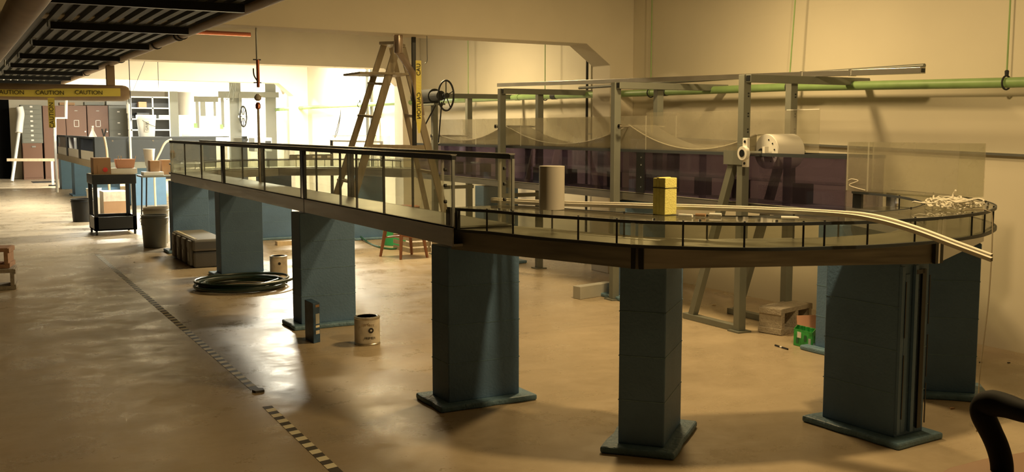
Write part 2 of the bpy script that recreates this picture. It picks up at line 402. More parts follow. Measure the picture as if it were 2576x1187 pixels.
# ------------------------------------------------------------------ near straight channel
NX0, NX1 = 2.18, 2.52
YA, YE = 4.62, 12.0
def straight_channel(root, x0, x1, ya, ye, posts):
    for x in (x0, x1-.006):
        MB().box(x, x+.006, ya, ye, .87, .968).build('skirt', 'brushed', root)
    MB().box(x0+.006, x1-.006, ya, ye, .87, .882).build('floor_panel', 'alu', root)
    MB().box(x0, x1, ya, ye, .962, .97).build('deck_edge', 'steel', root)
    for x, s_ in ((x0, 1), (x1-.012, -1)):
        for y0, y1 in zip(posts, posts[1:]):
            MB().box(x, x+.012, y0+.004, y1-.004, .97, 1.30).build('side_pane', 'clear', root)
        MB().box(x-.004, x+.022, ya, ye, 1.298, 1.322).build('top_rail', 'black', root, bevel=.002)
        MB().box(x-.008, x+.026, ya, ye, 1.3225, 1.327).build('rail_cap', 'brushed', root)
r = thing('flume_channel', 'long clear-walled flume trough with brushed metal skirt running down the room', 'flume', (2.415, 8.3, .87))
straight_channel(r, NX0, NX1, YA, YE, (YA, 7.05, 9.45, YE))
for y in (7.05, 9.45):
    for x in (NX0-.012, NX1-.004):
        m = MB(); m.box(x, x+.016, y-.05, y-.022, .97, 1.30); m.box(x, x+.016, y+.022, y+.05, .97, 1.30); p_ = m.build('post', 'black', r)
        m = MB(); m.box(x-.002, x+.012, y-.02, y+.02, .97, 1.30); m.build('post_web', 'chrome', p_)
for y in (YA+.02, YA+.13, YE-.02, YE-.12):
    for x in (NX0, NX1-.012):
        MB().box(x, x+.012, y-.008, y+.008, .97, 1.298).build('end_stile', 'edge_light', r)
for x in (NX0-.004, NX1-.008):
    MB().box(x, x+.014, YA-.008, YA+.002, .97, 1.30).build('end_post', 'steel', r)
    for z in (1.09, 1.17, 1.25):
        MB().tube([(x-.008, YA+.07, z), (x+.004, YA+.07, z)], .009, 8).build('bolt', 'dark', r)
for y in (5.55, 6.3, 8.1, 10.4, 11.2, 6.0):
    MB().box(NX0-.0008, NX0+.0128, y-.003, y+.003, .97, 1.30).build('seam', 'dark', r)
for y in (5.9, 7.8, 10.1):
    MB().box(NX1-.013, NX1+.001, y-.003, y+.003, .97, 1.30).build('seam', 'dark', r)
MB().box(NX0-.001, NX0+.001, 7.06, 7.068, .87, .968).build('skirt_joint', 'black', r)
MB().box(NX0+.02, NX1-.02, YE-.012, YE, .97, 1.30).build('end_pane', 'acrylic', r)

# ------------------------------------------------------------------ curved channel
import bisect
RT = [(180, 1.585), (192, 1.50), (208, 1.53), (225, 1.615), (240, 1.63), (253, 1.60), (270, 1.575), (285, 1.565), (300, 1.55), (325, 1.535), (345, 1.545), (360, 1.555)]
def RO(t):
    d = math.degrees(t) % 360
    if d < 180: d = 180 if d < 90 else (180 if d < 179 else d)
    ks = [k for k, _ in RT]; i = min(max(bisect.bisect_right(ks, d)-1, 0), len(RT)-2)
    (a0, r0), (a1, r1) = RT[i], RT[i+1]; f = (d-a0)/(a1-a0); f = f*f*(3-2*f); return r0+(r1-r0)*f
A0, A1 = math.radians(180.01), math.radians(359.5)
WCH = .34
def curved(root, C, R, a0, a1, va, seams, zt=1.06, zb=.955, hw=WCH):
    off = lambda k: (lambda t: R(t)+k)
    MB().ringseg(C, off(-hw), off(0), a0, a1, zt-.008, zt, 64).build('lid', 'clear_lid', root)
    MB().ringseg(C, off(0), off(.008), a0, a1, zt-.012, zt+.002, 96).build('lid_edge', 'dark_tank', root)
    MB().ringseg(C, off(-hw-.006), off(-hw), a0, a1, zt-.012, zt+.002, 96).build('lid_edge', 'dark_tank', root)
    MB().ringseg(C, off(-hw), off(0), a0, a1, zb-.01, zb, 64).build('floor_panel', 'alu', root)
    MB().ringseg(C, off(0), off(.012), a0, a1, zb-.012, zb+.002, 96).build('floor_edge', 'dark_tank', root)
    MB().ringseg(C, off(-.016), off(-.01), a0, a1, zb, zt-.008, 64).build('outer_pane', 'clear', root)
    MB().ringseg(C, off(-hw+.01), off(-hw+.016), a0, a1, zb, zt-.008, 64).build('inner_pane', 'clear', root)
    for d in seams:
        t = math.radians(d); rr = R(t)-.006; x, y = C[0]+rr*math.cos(t), C[1]+rr*math.sin(t)
        MB().tube([(x, y, zb), (x, y, zt+.006)], .0045, 6).build('seam_rod', 'black', root)
    for d in seams[::2]:
        t = math.radians(d+4); rr = R(t)-hw+.004; x, y = C[0]+rr*math.cos(t), C[1]+rr*math.sin(t)
        MB().tube([(x, y, zb), (x, y, zt+.006)], .0045, 6).build('seam_rod', 'black', root)
    # polygonal metal base
    vs = [math.radians(v) for v in va]
    def pt(t, k): rr = R(t)+k; return Vector((C[0]+rr*math.cos(t), C[1]+rr*math.sin(t), 0))
    for t0, t1 in zip(vs, vs[1:]):
        a, b = pt(t0, -.012), pt(t1, -.012); c, d = pt(t1, -hw), pt(t0, -hw); g = (b-a).normalized()*.004; g2 = (c-d).normalized()*.004
        m = MB(); m.hexa([(v.x, v.y, z) for z in (.848, zb-.013) for v in (a+g, b-g, c-g2, d+g2)]); m.build('base_box', 'brushed', root)
    return vs, pt
r = thing('curved_channel', 'low curved flume trough with clear lid sweeping round the front of the room', 'flume', (3.78, 3.2, .85))
seams = [189, 196, 211, 218.5, 229, 238, 247, 250.5, 258, 268, 285, 292, 303, 318, 333, 345]
vs, pt = curved(r, CC, RO, A0, A1, (180, 222, 274, 317, 359.5), seams)
for d in (222, 274):
    t = math.radians(d); a = pt(t, -.008); tt = Vector((-math.sin(t), math.cos(t), 0)); er_ = Vector((math.cos(t), math.sin(t), 0))
    for s_ in (-.017, .019):
        b_ = MB().beam(a+tt*s_+er_*.0+Vector((0, 0, .85)), a+tt*s_+Vector((0, 0, .942)), .018 if s_ < 0 else .02, .016, up=er_).build('joint_post', 'black', r)
    MB().beam(a+er_*.002+Vector((0, 0, .85)), a+er_*.002+Vector((0, 0, .95)), .012, .012, up=er_).build('joint_web', 'chrome', r)
    for s_ in (-.012, .012):
        MB().beam(a+tt*s_*1.4+er_*.014+Vector((0, 0, .956)), a+tt*s_*1.4+er_*.014+Vector((0, 0, 1.05)), .02, .006, up=er_).build('joint_plate', 'edge_light', r)
for d in (181.2,):
    t = math.radians(d)
    for k, nm in ((-.028, 'black'), (-.10, 'black')):
        pass
for x0_ in (2.195,):
    MB().box(x0_, x0_+.018, 4.69, 4.73, .957, 1.048).build('end_post', 'black', r); MB().box(x0_, x0_+.018, 4.60, 4.64, .957, 1.048).build('end_post', 'black', r)
    m = MB(); m.box(x0_+.004, x0_+.016, 4.645, 4.685, .957, 1.048); m.build('end_web', 'chrome', r)
for x0_ in (5.0, 5.30):
    MB().box(x0_, x0_+.018, 4.62, 4.69, .957, 1.048).build('end_post', 'black', r)
for d in (191, 194.5, 224.5, 231.5, 243, 262, 300, 310, 325, 335):
    t = math.radians(d); a = pt(t, -.03); MB().tube([a+Vector((0, 0, 1.06)), a+Vector((0, 0, 1.07))], .007, 8).build('lid_screw', 'chrome', r)
# far curve of the same loop
r = thing('curved_channel', 'low curved flume trough closing the far end of the loop, behind the ladder', 'flume', (3.78, 13.3, .85))
RF = lambda t: 1.56
curved(r, (3.77, 12.05), RF, 0.01, PI-.01, (0, 45, 90, 135, 180), [8, 22, 36, 50, 64, 78, 92, 106, 120, 134, 148, 162, 174])

# ------------------------------------------------------------------ tinted tank on the far leg
TX0, TX1 = 4.99, 5.33
TA, TE = 4.74, 11.6
r = thing('tinted_tank', 'long dark purple acrylic tank below the draped belt, along the wall side of the loop', 'tank', (5.15, 8.2, .86))
for x in (TX0, TX1-.006): MB().box(x, x+.006, TA, TE, .86, .925).build('skirt', 'brushed', r)
MB().box(TX0+.006, TX1-.006, TA, TE, .86, .872).build('floor_panel', 'alu', r)
MB().box(TX0, TX1, TA, TE, .92, .93).build('deck_edge', 'pale_grey', r)
PO = (TA, 6.95, 9.45, TE)
for x in (TX0, TX1-.012):
    for y0, y1 in zip(PO, PO[1:]):
        MB().box(x, x+.012, y0+.004, y1-.004, .93, 1.262).build('side_pane', 'purple', r)
    MB().box(x-.006, x+.02, TA, TE, 1.262, 1.285).build('top_rail', 'dark_tank', r)
MB().box(TX0, TX1, TA-.0, TA+.012, .93, 1.262).build('end_pane', 'clear', r)
for y in (6.95, 9.45):
    for x in (TX0-.014, TX1-.002):
        p_ = MB().box(x, x+.016, y-.05, y+.05, .93, 1.262).build('post', 'black', r)
        if x < 5:
            for z in (.98, 1.06, 1.16, 1.22): MB().tube([(x-.003, y-.02, z), (x+.003, y-.02, z)], .007, 8).build('bolt', 'chrome', p_)
for y in (5.3, 5.75, 6.2, 6.6, 7.6, 8.2, 8.85, 10.1, 10.8):
    MB().box(TX0+.013, TX0+.05, y-.02, y+.02, .931, 1.26).build('inner_rib', 'purple', r)
MB().box(TX0+.05, TX0+.3, TA+.1, TE-.1, 1.085, 1.09).build('inner_shelf', 'purple', r)
for y in (5.4, 6.05, 6.5, 7.2, 7.75, 8.5, 9.1, 10.3, 11.0):
    MB().box(TX1-.10, TX1-.02, y-.06, y+.06, .931, 1.07).build('inner_block', 'dark', r)

# ------------------------------------------------------------------ belt gantries
FR = [(5.66, 1.83, 1.16, 'tall grey steel gantry frame with the white roller, nearest the curve'),
      (7.26, 1.84, 1.2, 'grey steel gantry frame over the tank beside the grey slab, second from the roller'),
      (9.30, 1.858, 1.12, 'grey steel gantry frame over the tank behind the upright white cylinder'),
      (10.95, 1.86, 1.1, 'grey steel gantry frame over the tank beside the black pulley wheel')]
XP0, XP1 = 4.945, 5.385
for i, (y, zt, ln, lab) in enumerate(FR):
    r = thing('gantry_frame', lab, 'frame', (5.15, y, 0), 'steel gantry frames over the tinted tank')
    for x in (XP0, XP1):
        p_ = MB().box(x-.032, x+.032, y-.03, y+.03, .012, zt).build('post', 'grey_paint', r, bevel=.003)
        MB().box(x-.06, x+.06, y-.06, y+.06, 0, .012).build('foot_plate', 'grey_paint', r)
        if i == 0:
            for z in (1.70, 1.68, 1.56, 1.54, 1.45, 1.43): MB().tube([(x+.01, y-.034, z), (x+.01, y-.028, z)], .006, 8).build('bolt_hole', 'black', p_)
    a = MB(); x0_, x1_ = XP0-.02, XP0-.02+ln
    a.box(x0_, x1_, y-.085, y-.031, zt-.055, zt+.0).build('top_arm', 'grey_paint', r, bevel=.003)
    MB().box(x0_-.0015, x0_, y-.078, y-.038, zt-.047, zt-.007).build('arm_end', 'black', r)
    if i in (0,):
        for x in (XP0, XP1):
            MB().beam((x, y+.53, .04), (x, y+.09, 1.24), .055, .05, up=(1, 0, 0)).build('brace', 'grey_paint', r)
            MB().box(x-.03, x+.03, y+.03, y+.62, .001, .045).build('foot_beam', 'grey_paint', r, bevel=.003)
            MB().box(x-.036, x-.030, y-.03, y+.17, 1.20, 1.30).build('gusset', 'grey_paint', r)
    else:
        MB().box(XP0-.032, XP1+.032, y-.06, y-.031, .76, .80).build('lower_arm', 'grey_paint', r)
# long rails on top
zA, zB = 1.885, 1.915
r = thing('aluminium_rail', 'long square aluminium tube lying along the tops of the gantry frames', 'rail', (5.5, 7, 1.87))
p0_, p1_ = PX(1255, 214, 5.55), PX(2322, 177, 5.55)
o = MB().beam(p0_, p1_, .05, .04).build('tube', 'alu', r, bevel=.002)
MB().beam(p1_-Vector((0, .0, 0)), p1_-Vector((0, .0015, 0)), .036, .028).build('tube_end', 'black', r)
for f in (.82, .9): 
    q = p0_.lerp(p1_, f); MB().beam(q, q+Vector((0, .02, 0)), .056, .046).build('tube_joint', 'alu', r)
p0_, p1_ = Vector((5.68, 9.0, 1.867)), Vector((5.68, 4.75, 1.867))
tag(MB().tube([p0_, p1_], .014, 12).build('round_rail', 'grey_paint', at=(5.68, 7, 1.84)), 'dark round rail lying beside the square aluminium tube on the gantry frames', 'rail')
# bearings + roller on frame 1
yb = 5.53
r = thing('belt_roller', 'white drum roller on a steel shaft at the curve end of the belt', 'roller', (5.15, yb, 1.29))
MB().lathe((5.04, yb, 1.295), [(.122, 0), (.122, .245)], 48, 'X').build('drum', 'white_gloss', r, smooth=True, bevel=.004)
MB().lathe((5.038, yb, 1.295), [(.118, 0), (.118, .003)], 40, 'X').build('drum_face', 'white', r)
for k in range(5):
    t = PI/2+.3+k*.55; MB().lathe((5.035, yb+.085*math.cos(t), 1.295+.085*math.sin(t)), [(.006, 0), (.006, .003)], 8, 'X').build('bolt_head', 'black', r)
MB().tube([(4.83, yb, 1.285), (5.40, yb, 1.285)], .014, 12).build('shaft', 'steel', r, smooth=True)
MB().lathe((4.99, yb, 1.287), [(.03, 0), (.03, .04)], 16, 'X').build('hub', 'black', r)
MB().box(4.985, 5.02, yb-.045, yb-.02, 1.27, 1.33).build('clamp', 'white', r)
MB().box(4.84, 4.862, yb-.03, yb+.02, 1.19, 1.39).build('bearing_plate', 'white', r, bevel=.003)
MB().lathe((4.815, yb-.005, 1.285), [(.048, 0), (.048, .03)], 24, 'X').build('bearing_ring', 'white', r, smooth=True)
MB().lathe((4.812, yb-.005, 1.285), [(.026, 0), (.026, .004)], 20, 'X').build('bearing_bore', 'black', r)
for z in (1.215, 1.365): MB().lathe((4.836, yb-.005, z), [(.01, 0), (.01, .006)], 8, 'X').build('plate_bolt', 'black', r)
MB().box(4.84, 4.866, yb+.02, yb+.075, 1.235, 1.345).build('bearing_arm', 'grey_paint', r)
MB().lathe((5.29, yb, 1.287), [(.03, 0), (.03, .03)], 16, 'X').build('bearing_ring', 'white', r)
# belt in catenaries between rods
cusps = [(10.95, 1.385), (9.36, 1.49), (7.15, 1.485), (5.60, 1.415)]
dips = [1.335, 1.315, 1.30]
prof = []
for (ya, za), (yb_, zb_), zd in zip(cusps, cusps[1:], dips):
    n = 22
    for i in range(n):
        t = i/n; y = ya+(yb_-ya)*t; base = za+(zb_-za)*t; prof.append((y, base-4*t*(1-t)*((za+zb_)/2-zd)))
prof.append(cusps[-1])
r = thing('draped_belt', 'translucent white belt hanging in three deep scallops above the tinted tank', 'belt', (5.15, 8.2, 1.3))
MB().sheet([[(x, y, z) for x in (5.03, 5.28)] for y, z in prof]).build('belt_web', 'belt_film', r, smooth=True)
MB().sheet([[(5.012, y, 1.287), (5.012, y, z)] for y, z in prof]).build('belt_skirt', 'skirt_film', r, smooth=True)
MB().tube([(5.008, y, z) for y, z in prof], .004, 6).build('belt_edge', 'trim_white', r)
for (y, z) in cusps[:-1]:
    MB().tube([(4.90, y, z-.012), (5.37, y, z-.012)], .009, 10).build('support_rod', 'chrome', r)
    MB().lathe((4.90, y, z-.012), [(.02, 0), (.02, .02)], 14, 'X').build('rod_collar', 'chrome', r)
# clear guard panels above the tank
for x, lab in ((4.998, 'hazy clear acrylic guard panels standing on the front edge of the tinted tank'), (5.305, 'hazy clear acrylic guard panels standing on the wall side of the tinted tank')):
    r = thing('acrylic_guard', lab, 'panel', (x, 8.2, 1.285))
    for y0, y1, zt in (((5.75 if x < 5.1 else 5.30), 6.9, 1.585), (6.91, 9.0, 1.56), (9.01, 10.95, 1.56)):
        MB().box(x, x+.006, y0, y1, 1.285, zt).build('panel', 'acrylic', r)
    for y in (6.905, 9.005, 10.0): MB().box(x-.001, x+.007, y-.004, y+.004, 1.285, 1.56).build('panel_joint', 'edge_light', r)
    MB().box(x-.001, x+.007, 5.75 if x < 5.1 else 5.3, 5.76 if x < 5.1 else 5.62, 1.585, 1.59).build('bright_edge', 'white', r)
# acrylic box at the curve
r = thing('acrylic_box', 'large clear acrylic box standing on the curved lid by the wall', 'box', (5.08, 4.25, 1.062))
bx0, bx1, by0, by1, bz = 4.97, 5.20, 3.90, 4.72, 1.37
MB().box(bx0, bx0+.006, by0, by1, 1.068, bz).build('front_panel', 'acrylic', r)
MB().box(bx1-.006, bx1, by0, by1, 1.068, bz).build('back_panel', 'acrylic', r)
MB().box(bx0+.006, bx1-.006, by1-.006, by1, 1.068, bz).build('end_panel', 'clear', r)
MB().box(bx0+.006, bx1-.006, by0, by0+.006, 1.068, bz).build('end_panel', 'clear', r)
MB().box(bx0, bx1, by0, by1, 1.062, 1.068).build('bottom_panel', 'clear', r)
for x, y in ((bx0, by1-.004), (bx0, by1-.17), (bx1-.005, by1-.004)): MB().box(x-.001, x+.007, y-.003, y+.003, 1.068, bz).build('edge', 'edge_light', r)
m = MB(); m.tube(smoothpath([(bx0-.003, by1-.02, 1.13), (bx0-.003, by1-.05, 1.14), (bx0-.003, by1-.10, 1.13), (bx0-.003, by1-.03, 1.10), (bx0-.003, by1-.16, 1.075)]), .003, 6); m.build('stray_wire', 'cord', r)

# ------------------------------------------------------------------ pulley + motor
r = thing('drive_motor', 'dark cylindrical motor with open black pulley wheel, mounted high beyond the ladder', 'motor', (4.85, 10.5, 1.82))
MB().lathe((4.86, 10.75, 1.82), [(.085, 0), (.085, .5)], 24, 'Y').build('housing', 'dark', r, smooth=True)
MB().box(4.79, 4.93, 10.62, 11.2, 1.72, 1.74).build('mount_plate', 'grey_paint', r)
wc = Vector((4.86, 10.45, 1.82))
m = MB(); a1v = Vector((.88, -.47, 0)).normalized(); a2v = Vector((0, 0, 1))
m.tube([wc+a1v*(.085*math.cos(2*PI*k/36))*1.0+a2v*(.165*math.sin(2*PI*k/36)) for k in range(36)], .011, 8, closed=True); m.build('wheel_rim', 'black', r, smooth=True)
for k in range(5):
    t = 2*PI*k/5+.3; MB().tube([wc, wc+a1v*(.085*math.cos(t))+a2v*(.165*math.sin(t))], .006, 6).build('spoke', 'black', r)
MB().lathe(wc-Vector((0, .03, 0)), [(.03, 0), (.03, .07)], 16, 'Y').build('hub', 'black', r)
MB().lathe((4.83, 10.52, 1.82), [(.055, 0), (.055, .2)], 18, 'Y').build('gear_head', 'dark', r)
m = MB(); m.beam((4.83, 10.5, 1.75), (4.86, 10.66, 1.30), .014, .008); m.beam((4.78, 10.55, 1.72), (4.74, 10.75, 1.50), .014, .008); m.build('drive_strap', 'black', r)

# ------------------------------------------------------------------ green pipe with hangers, wall conduit
gp = [PX(px, py, 5.92) for px, py in ((700, 276), (810, 268), (1050, 257), (1300, 245), (1640, 233), (1980, 219), (2530, 208), (2700, 203))]
gp[0].y = 22
gp.append(Vector((5.92, -3.9, gp[-1].z-.1)))
r = thing('green_pipe', 'long pale green pipe hanging along the right wall', 'pipe', (5.92, 10, 1.8))
MB().tube(gp, .033, 16).build('pipe_run', 'green_pipe', r, smooth=True)
for px in (1302, 1395, 1670):
    y = PX(px, 240, 5.92).y
    for a, b in zip(gp, gp[1:]):
        if b.y <= y <= a.y: q = a.lerp(b, (a.y-y)/(a.y-b.y))
    MB().tube([q-Vector((0, .05, 0)), q+Vector((0, .05, 0))], .037, 16).build('coupling', 'dark' if px != 1302 else 'green_pipe', r)
for px, lab in ((905, 'thin hanger rod holding the green pipe, seen through the stepladder'), (1178, 'thin hanger rod holding the green pipe, just right of the caution tape'),
                (1371, 'thin hanger rod holding the green pipe behind the second frame arm'), (1637, 'thin hanger rod holding the green pipe just right of the wall pilaster'),
                (1985, 'slightly slanted hanger rod holding the green pipe above the roller frame'), (2530, 'thin hanger rod holding the green pipe at the far right')):
    q = PX(px, 240, 5.92); y = q.y; q = gp[0]
    for a, b in zip(gp, gp[1:]):
        if b.y <= y <= a.y: q = a.lerp(b, (a.y-y)/(a.y-b.y))
    t = thing('pipe_hanger', lab, 'hanger', q, 'hangers of the green pipe')
    MB().tube([(q.x, q.y, q.z+.075), (q.x+(0.02 if px == 1985 else 0), q.y-(.12 if px == 1985 else 0), 4.0)], .0055, 8).build('rod', 'green_pipe', t)
    MB().tube(arc(q, .043, 0, 2*PI, 20, 'XZ')[:-1], .006, 8, closed=True).build('ring', 'dark', t)
    MB().lathe((q.x, q.y, q.z+.043), [(.012, 0), (.014, .03), (.008, .036)], 10).build('swivel_nut', 'dark', t)
tag(MB().beam((6.06, 9.4, 1.40), (6.06, -2, 1.14), .04, .016).build('wall_conduit', 'steel', at=(6.06, 6, 1.35)), 'slim dark metal rail fixed along the right wall above the acrylic box', 'rail')
tag(MB().beam((6.06, 3.95, 1.275), (6.06, 2.9, 1.255), .038, .01).build('wall_strip', 'grey_paint', at=(6.06, 3.5, 1.25)), 'short dark strip below the wall rail at the far right', 'strip')

q = PX(1479, 120, 6.05); q2 = PX(1478, 276, 6.05)
tag(MB().box(6.03, 6.055, q.y-.006, q.y+.006, 0, q.z).build('wall_cable', 'black', at=(6.04, q.y, 0)), 'black cable running straight down the wall below the beam haunch', 'cable')
# ------------------------------------------------------------------ stepladder
r = thing('stepladder', 'tall wooden A-frame stepladder open behind the near channel', 'ladder', (3.75, 9.75, 0))
YL, YR_ = 9.55, 9.95
def lerp(a, b, f): return Vector(a).lerp(Vector(b), f)
Lf = (PY(1000, 112, YL), Vector((PY(824, 680, YL).x, YL-.06, .0)))
Lb = (PY(966, 112, YR_), Vector((PY(787, 680, YR_).x, YR_+.06, .0)))
Rf = (PY(1012, 120, YL), Vector((PY(1150, 560, YL).x, YL-.06, 0)))
Rb = (PY(985, 120, YR_), Vector((PY(1110, 560, YR_).x, YR_+.06, 0)))
for (a, b), w_ in ((Lf, .075), (Lb, .06), (Rf, .07), (Rb, .05)):
    MB().beam(a, b+Vector((0, 0, .012)), w_ if w_ > .065 else w_, .026, up=(0, 1, 0)).build('side_rail', 'wood', r, bevel=.003)
MB().hexa([Lf[0]+Vector((-.04, -.03, 0)), Rf[0]+Vector((.02, -.03, 0)), Rb[0]+Vector((.02, .03, 0)), Lb[0]+Vector((-.04, .03, 0)),
           Lf[0]+Vector((-.04, -.03, .03)), Rf[0]+Vector((.02, -.03, .03)), Rb[0]+Vector((.02, .03, .03)), Lb[0]+Vector((-.04, .03, .03))]).build('top_cap', 'wood', r)
for f in (.17, .31, .45, .59, .73, .87):
    a = lerp(*Lf, f); b = lerp(*Lb, f); MB().beam(a, b, .09, .022).build('step', 'wood', r)
for f in (.3, .55, .8):
    a = lerp(*Rf, f); b = lerp(*Rb, f); MB().beam(a, b, .03, .03).build('rear_rung', 'wood', r)
for p_ in (Lf, Rf):
    pass
a = PY(925, 369, YL-.02); b = PY(1085, 371, YL-.02); MB().beam(a, b, .012, .045).build('spreader', 'wood', r)
a = PY(883, 186, 9.75); b = PY(1012, 186, 9.75); MB().box(a.x, b.x, 9.5, 9.98, a.z-.01, a.z+.012).build('paint_shelf', 'wood', r, bevel=.003)
# duct, conduit and caution tape hanging from the first beam
r = thing('flanged_duct', 'shiny pinkish duct hanging from the beam and curving down beside the stepladder', 'duct', (3.65, 8.78, 2.3))
c0 = PY(1002, 82, 8.78)
MB().lathe((c0.x, 8.78, 2.13), [(.036, 0), (.04, .01), (.04, .16), (.056, .165), (.056, .18)], 20).build('stub', 'duct_pink', r, smooth=True)
pth = smoothpath([PY(1003, 132, 8.78), PY(1022, 160, 8.78), PY(1042, 195, 8.78), PY(1052, 240, 8.78), PY(1058, 290, 8.78)], 6)
rows = []
for k, q in enumerate(pth):
    rows.append([q+Vector((dx, dy, 0)) for dx, dy in ((-.035, -.01), (.0, -.022), (.035, -.01), (.035, .01), (0, .022), (-.035, .01), (-.035, -.01))])
MB().sheet(rows).build('curved_chute', 'duct_pink', r, smooth=True)
tag(MB().box(3.785, 3.82, 8.86, 8.885, 1.30, 2.30).build('conduit', 'black', at=(3.8, 8.87, 2.3)), 'black flat conduit hanging straight down from the beam behind the caution tape', 'conduit')
tag(MB().tube(smoothpath([(3.86, 8.7, 2.3), (3.86, 8.7, 2.15), (3.86, 8.7, 2.07), (3.84, 8.7, 2.04)]), .004, 6).build('tape_hook', 'steel', at=(3.86, 8.7, 2.3)), 'thin wire hook holding the hanging caution tape', 'wire')
cx_ = PY(1047, 155, 8.62).x
r = thing('caution_tape', 'yellow caution tape hanging vertically beside the stepladder', 'tape', (cx_, 8.6, 2.07))
zt_ = PY(1047, 152, 8.58).z; zb_ = PY(1047, 335, 8.58).z
rows = []
for k in range(25):
    f = k/24; z = zt_+(zb_-zt_)*f; w_ = .026 if f < .8 else .026*(1-(f-.8)*3.2); dy = .004*math.sin(9*f)
    rows.append([(cx_-w_+.002*math.sin(7*f), 8.57+dy, z), (cx_+w_, 8.57-dy, z)])
MB().sheet(rows).build('strip', 'yellow_tape', r)
lettering('lettering', 'CAU', .052, (cx_, 8.563, zt_-.08), (PI/2, -PI/2, 0), 'print_black', r)
lettering('lettering', 'CAUTION', .052, (cx_, 8.562, zt_+(zb_-zt_)*.62), (PI/2, PI/2, PI), 'print_black', r)

# ------------------------------------------------------------------ valve pipe from the beam
vx, vy = PZ(643, 58, 2.31).x, 8.78
vx = PY(644, 58, vy).x
r = thing('valve_pipe', 'thin vertical pipe with valve dropping from the beam into the near channel', 'pipe', (vx, vy, 2.3))
def vz(py): return PY(643, py, vy).z
MB().tube([(vx, vy, vz(150)), (vx, vy, vz(56))], .008, 10).build('rod', 'steel', r)
MB().lathe((vx, vy, vz(62)), [(.012, 0), (.03, .012)], 14).build('ceiling_flange', 'dark', r)
MB().tube([(vx+.006, vy, vz(220)), (vx+.006, vy, vz(150))], .014, 12).build('copper_section', 'copper', r)
MB().tube([(vx, vy, 1.0), (vx, vy, vz(268))], .011, 12).build('drop_pipe', 'pvc', r)
for y_ in (150, 208): MB().beam((vx-.032, vy, vz(y_)), (vx+.032, vy, vz(y_)), .012, .01).build('clamp', 'dark', r)
MB().lathe((vx, vy, vz(254)), [(.012, 0), (.03, .015), (.03, .035), (.012, .06)], 16).build('valve_body', 'pvc', r, smooth=True)
MB().lathe((vx, vy, vz(275)), [(.010, 0), (.022, .01), (.022, .04), (.012, .06)], 16).build('union', 'copper', r, smooth=True)
MB().tube(smoothpath([(vx, vy-.01, vz(205)), (vx-.03, vy-.01, vz(190)), (vx-.035, vy-.01, vz(172))]), .006, 6).build('lever', 'dark', r)
a, b = PY(500, 80, 12.5), PY(630, 87, 12.5)
tag(MB().tube([(a.x-.6, 12.5, a.z), (b.x, 12.5, b.z)], .025, 12).build('copper_pipe', 'copper', at=(a.x, 12.5, a.z)), 'short copper pipe stub poking out from behind the dark deck', 'pipe')

# ------------------------------------------------------------------ metal deck, pipes at upper left
r = thing('metal_deck', 'dark corrugated metal deck hung under the ceiling at upper left', 'deck', (1.3, 12, 2.27))
DX0, DX1 = .62, 1.80
n = 11; poly = []
for k in range(n):
    x = DX0+(DX1-DX0)*k/n; w_ = (DX1-DX0)/n
    poly += [(x, 1.0, 2.28), (x+w_*.45, 1.0, 2.28), (x+w_*.55, 1.0, 2.32), (x+w_*.95, 1.0, 2.32)]
poly += [(DX1, 1.0, 2.28), (DX1, 1.0, 2.335), (DX0, 1.0, 2.335)]
MB().prism(poly, (0, 19.3, 0)).build('corrugated_sheet', 'deck', r)
for k, y in enumerate((5.25, 7.02, 8.85, 10.74, 12.7, 14.6, 16.4, 18.05, 19.7)):
    x0_ = .75 if k > 1 else .6
    o = MB().box(x0_, DX1-.01, y, y+.05, 2.225, 2.28).build('cross_channel', 'black', r)
    if k > 0: MB().tube([(x0_-.02, y+.02, 2.24), (x0_-.02, y+.02, 4.0)], .006, 6).build('hanger_rod', 'steel', r)
r2 = thing('edge_pipe', 'brown insulated pipe running along the right edge of the dark deck', 'pipe', (1.86, 12, 2.25))
MB().tube([(1.86, 1.0, 2.285), (1.86, 20.2, 2.285)], .045, 16).build('pipe_run', 'duct_tan', r2, smooth=True)
for y in (9.45, 9.6, 10.7, 13.1, 16.5): MB().tube([(1.86, y, 2.285), (1.86, y+.03, 2.285)], .055, 16).build('strap', 'dark', r2)
tag(MB().tube([(.40, 0.5, 2.1), (.385, 12, 2.1), (.38, 15, 2.09)], .085, 20).build('brown_duct', 'duct_tan', smooth=True, at=(.4, 8, 2.1)), 'thick brown duct running away at the extreme upper left corner', 'duct')
for k, (x, y, l) in enumerate(((.0, 9.0, 'dark'), (-.8, 14.5, 'dark'))):
    tag(MB().box(x-.3, x+.45, y, y+5, 2.5, 2.75).build('air_duct', 'deck', at=(x, y, 2.5)), ('shadowed flat air duct above the thick brown duct at upper left' if k == 0 else 'shadowed flat air duct deep behind the brown duct at upper left'), 'duct')
for k, (px, py0, py1, yy) in enumerate(((85, 50, 97, 10.5), (12, 150, 165, 13.2), (40, 148, 162, 15))):
    a = PY(px, py1, yy); b = PY(px, py0, yy); MB().tube([a, b], .012 if k == 0 else .008, 8).build('hanger_post', 'alu', r)
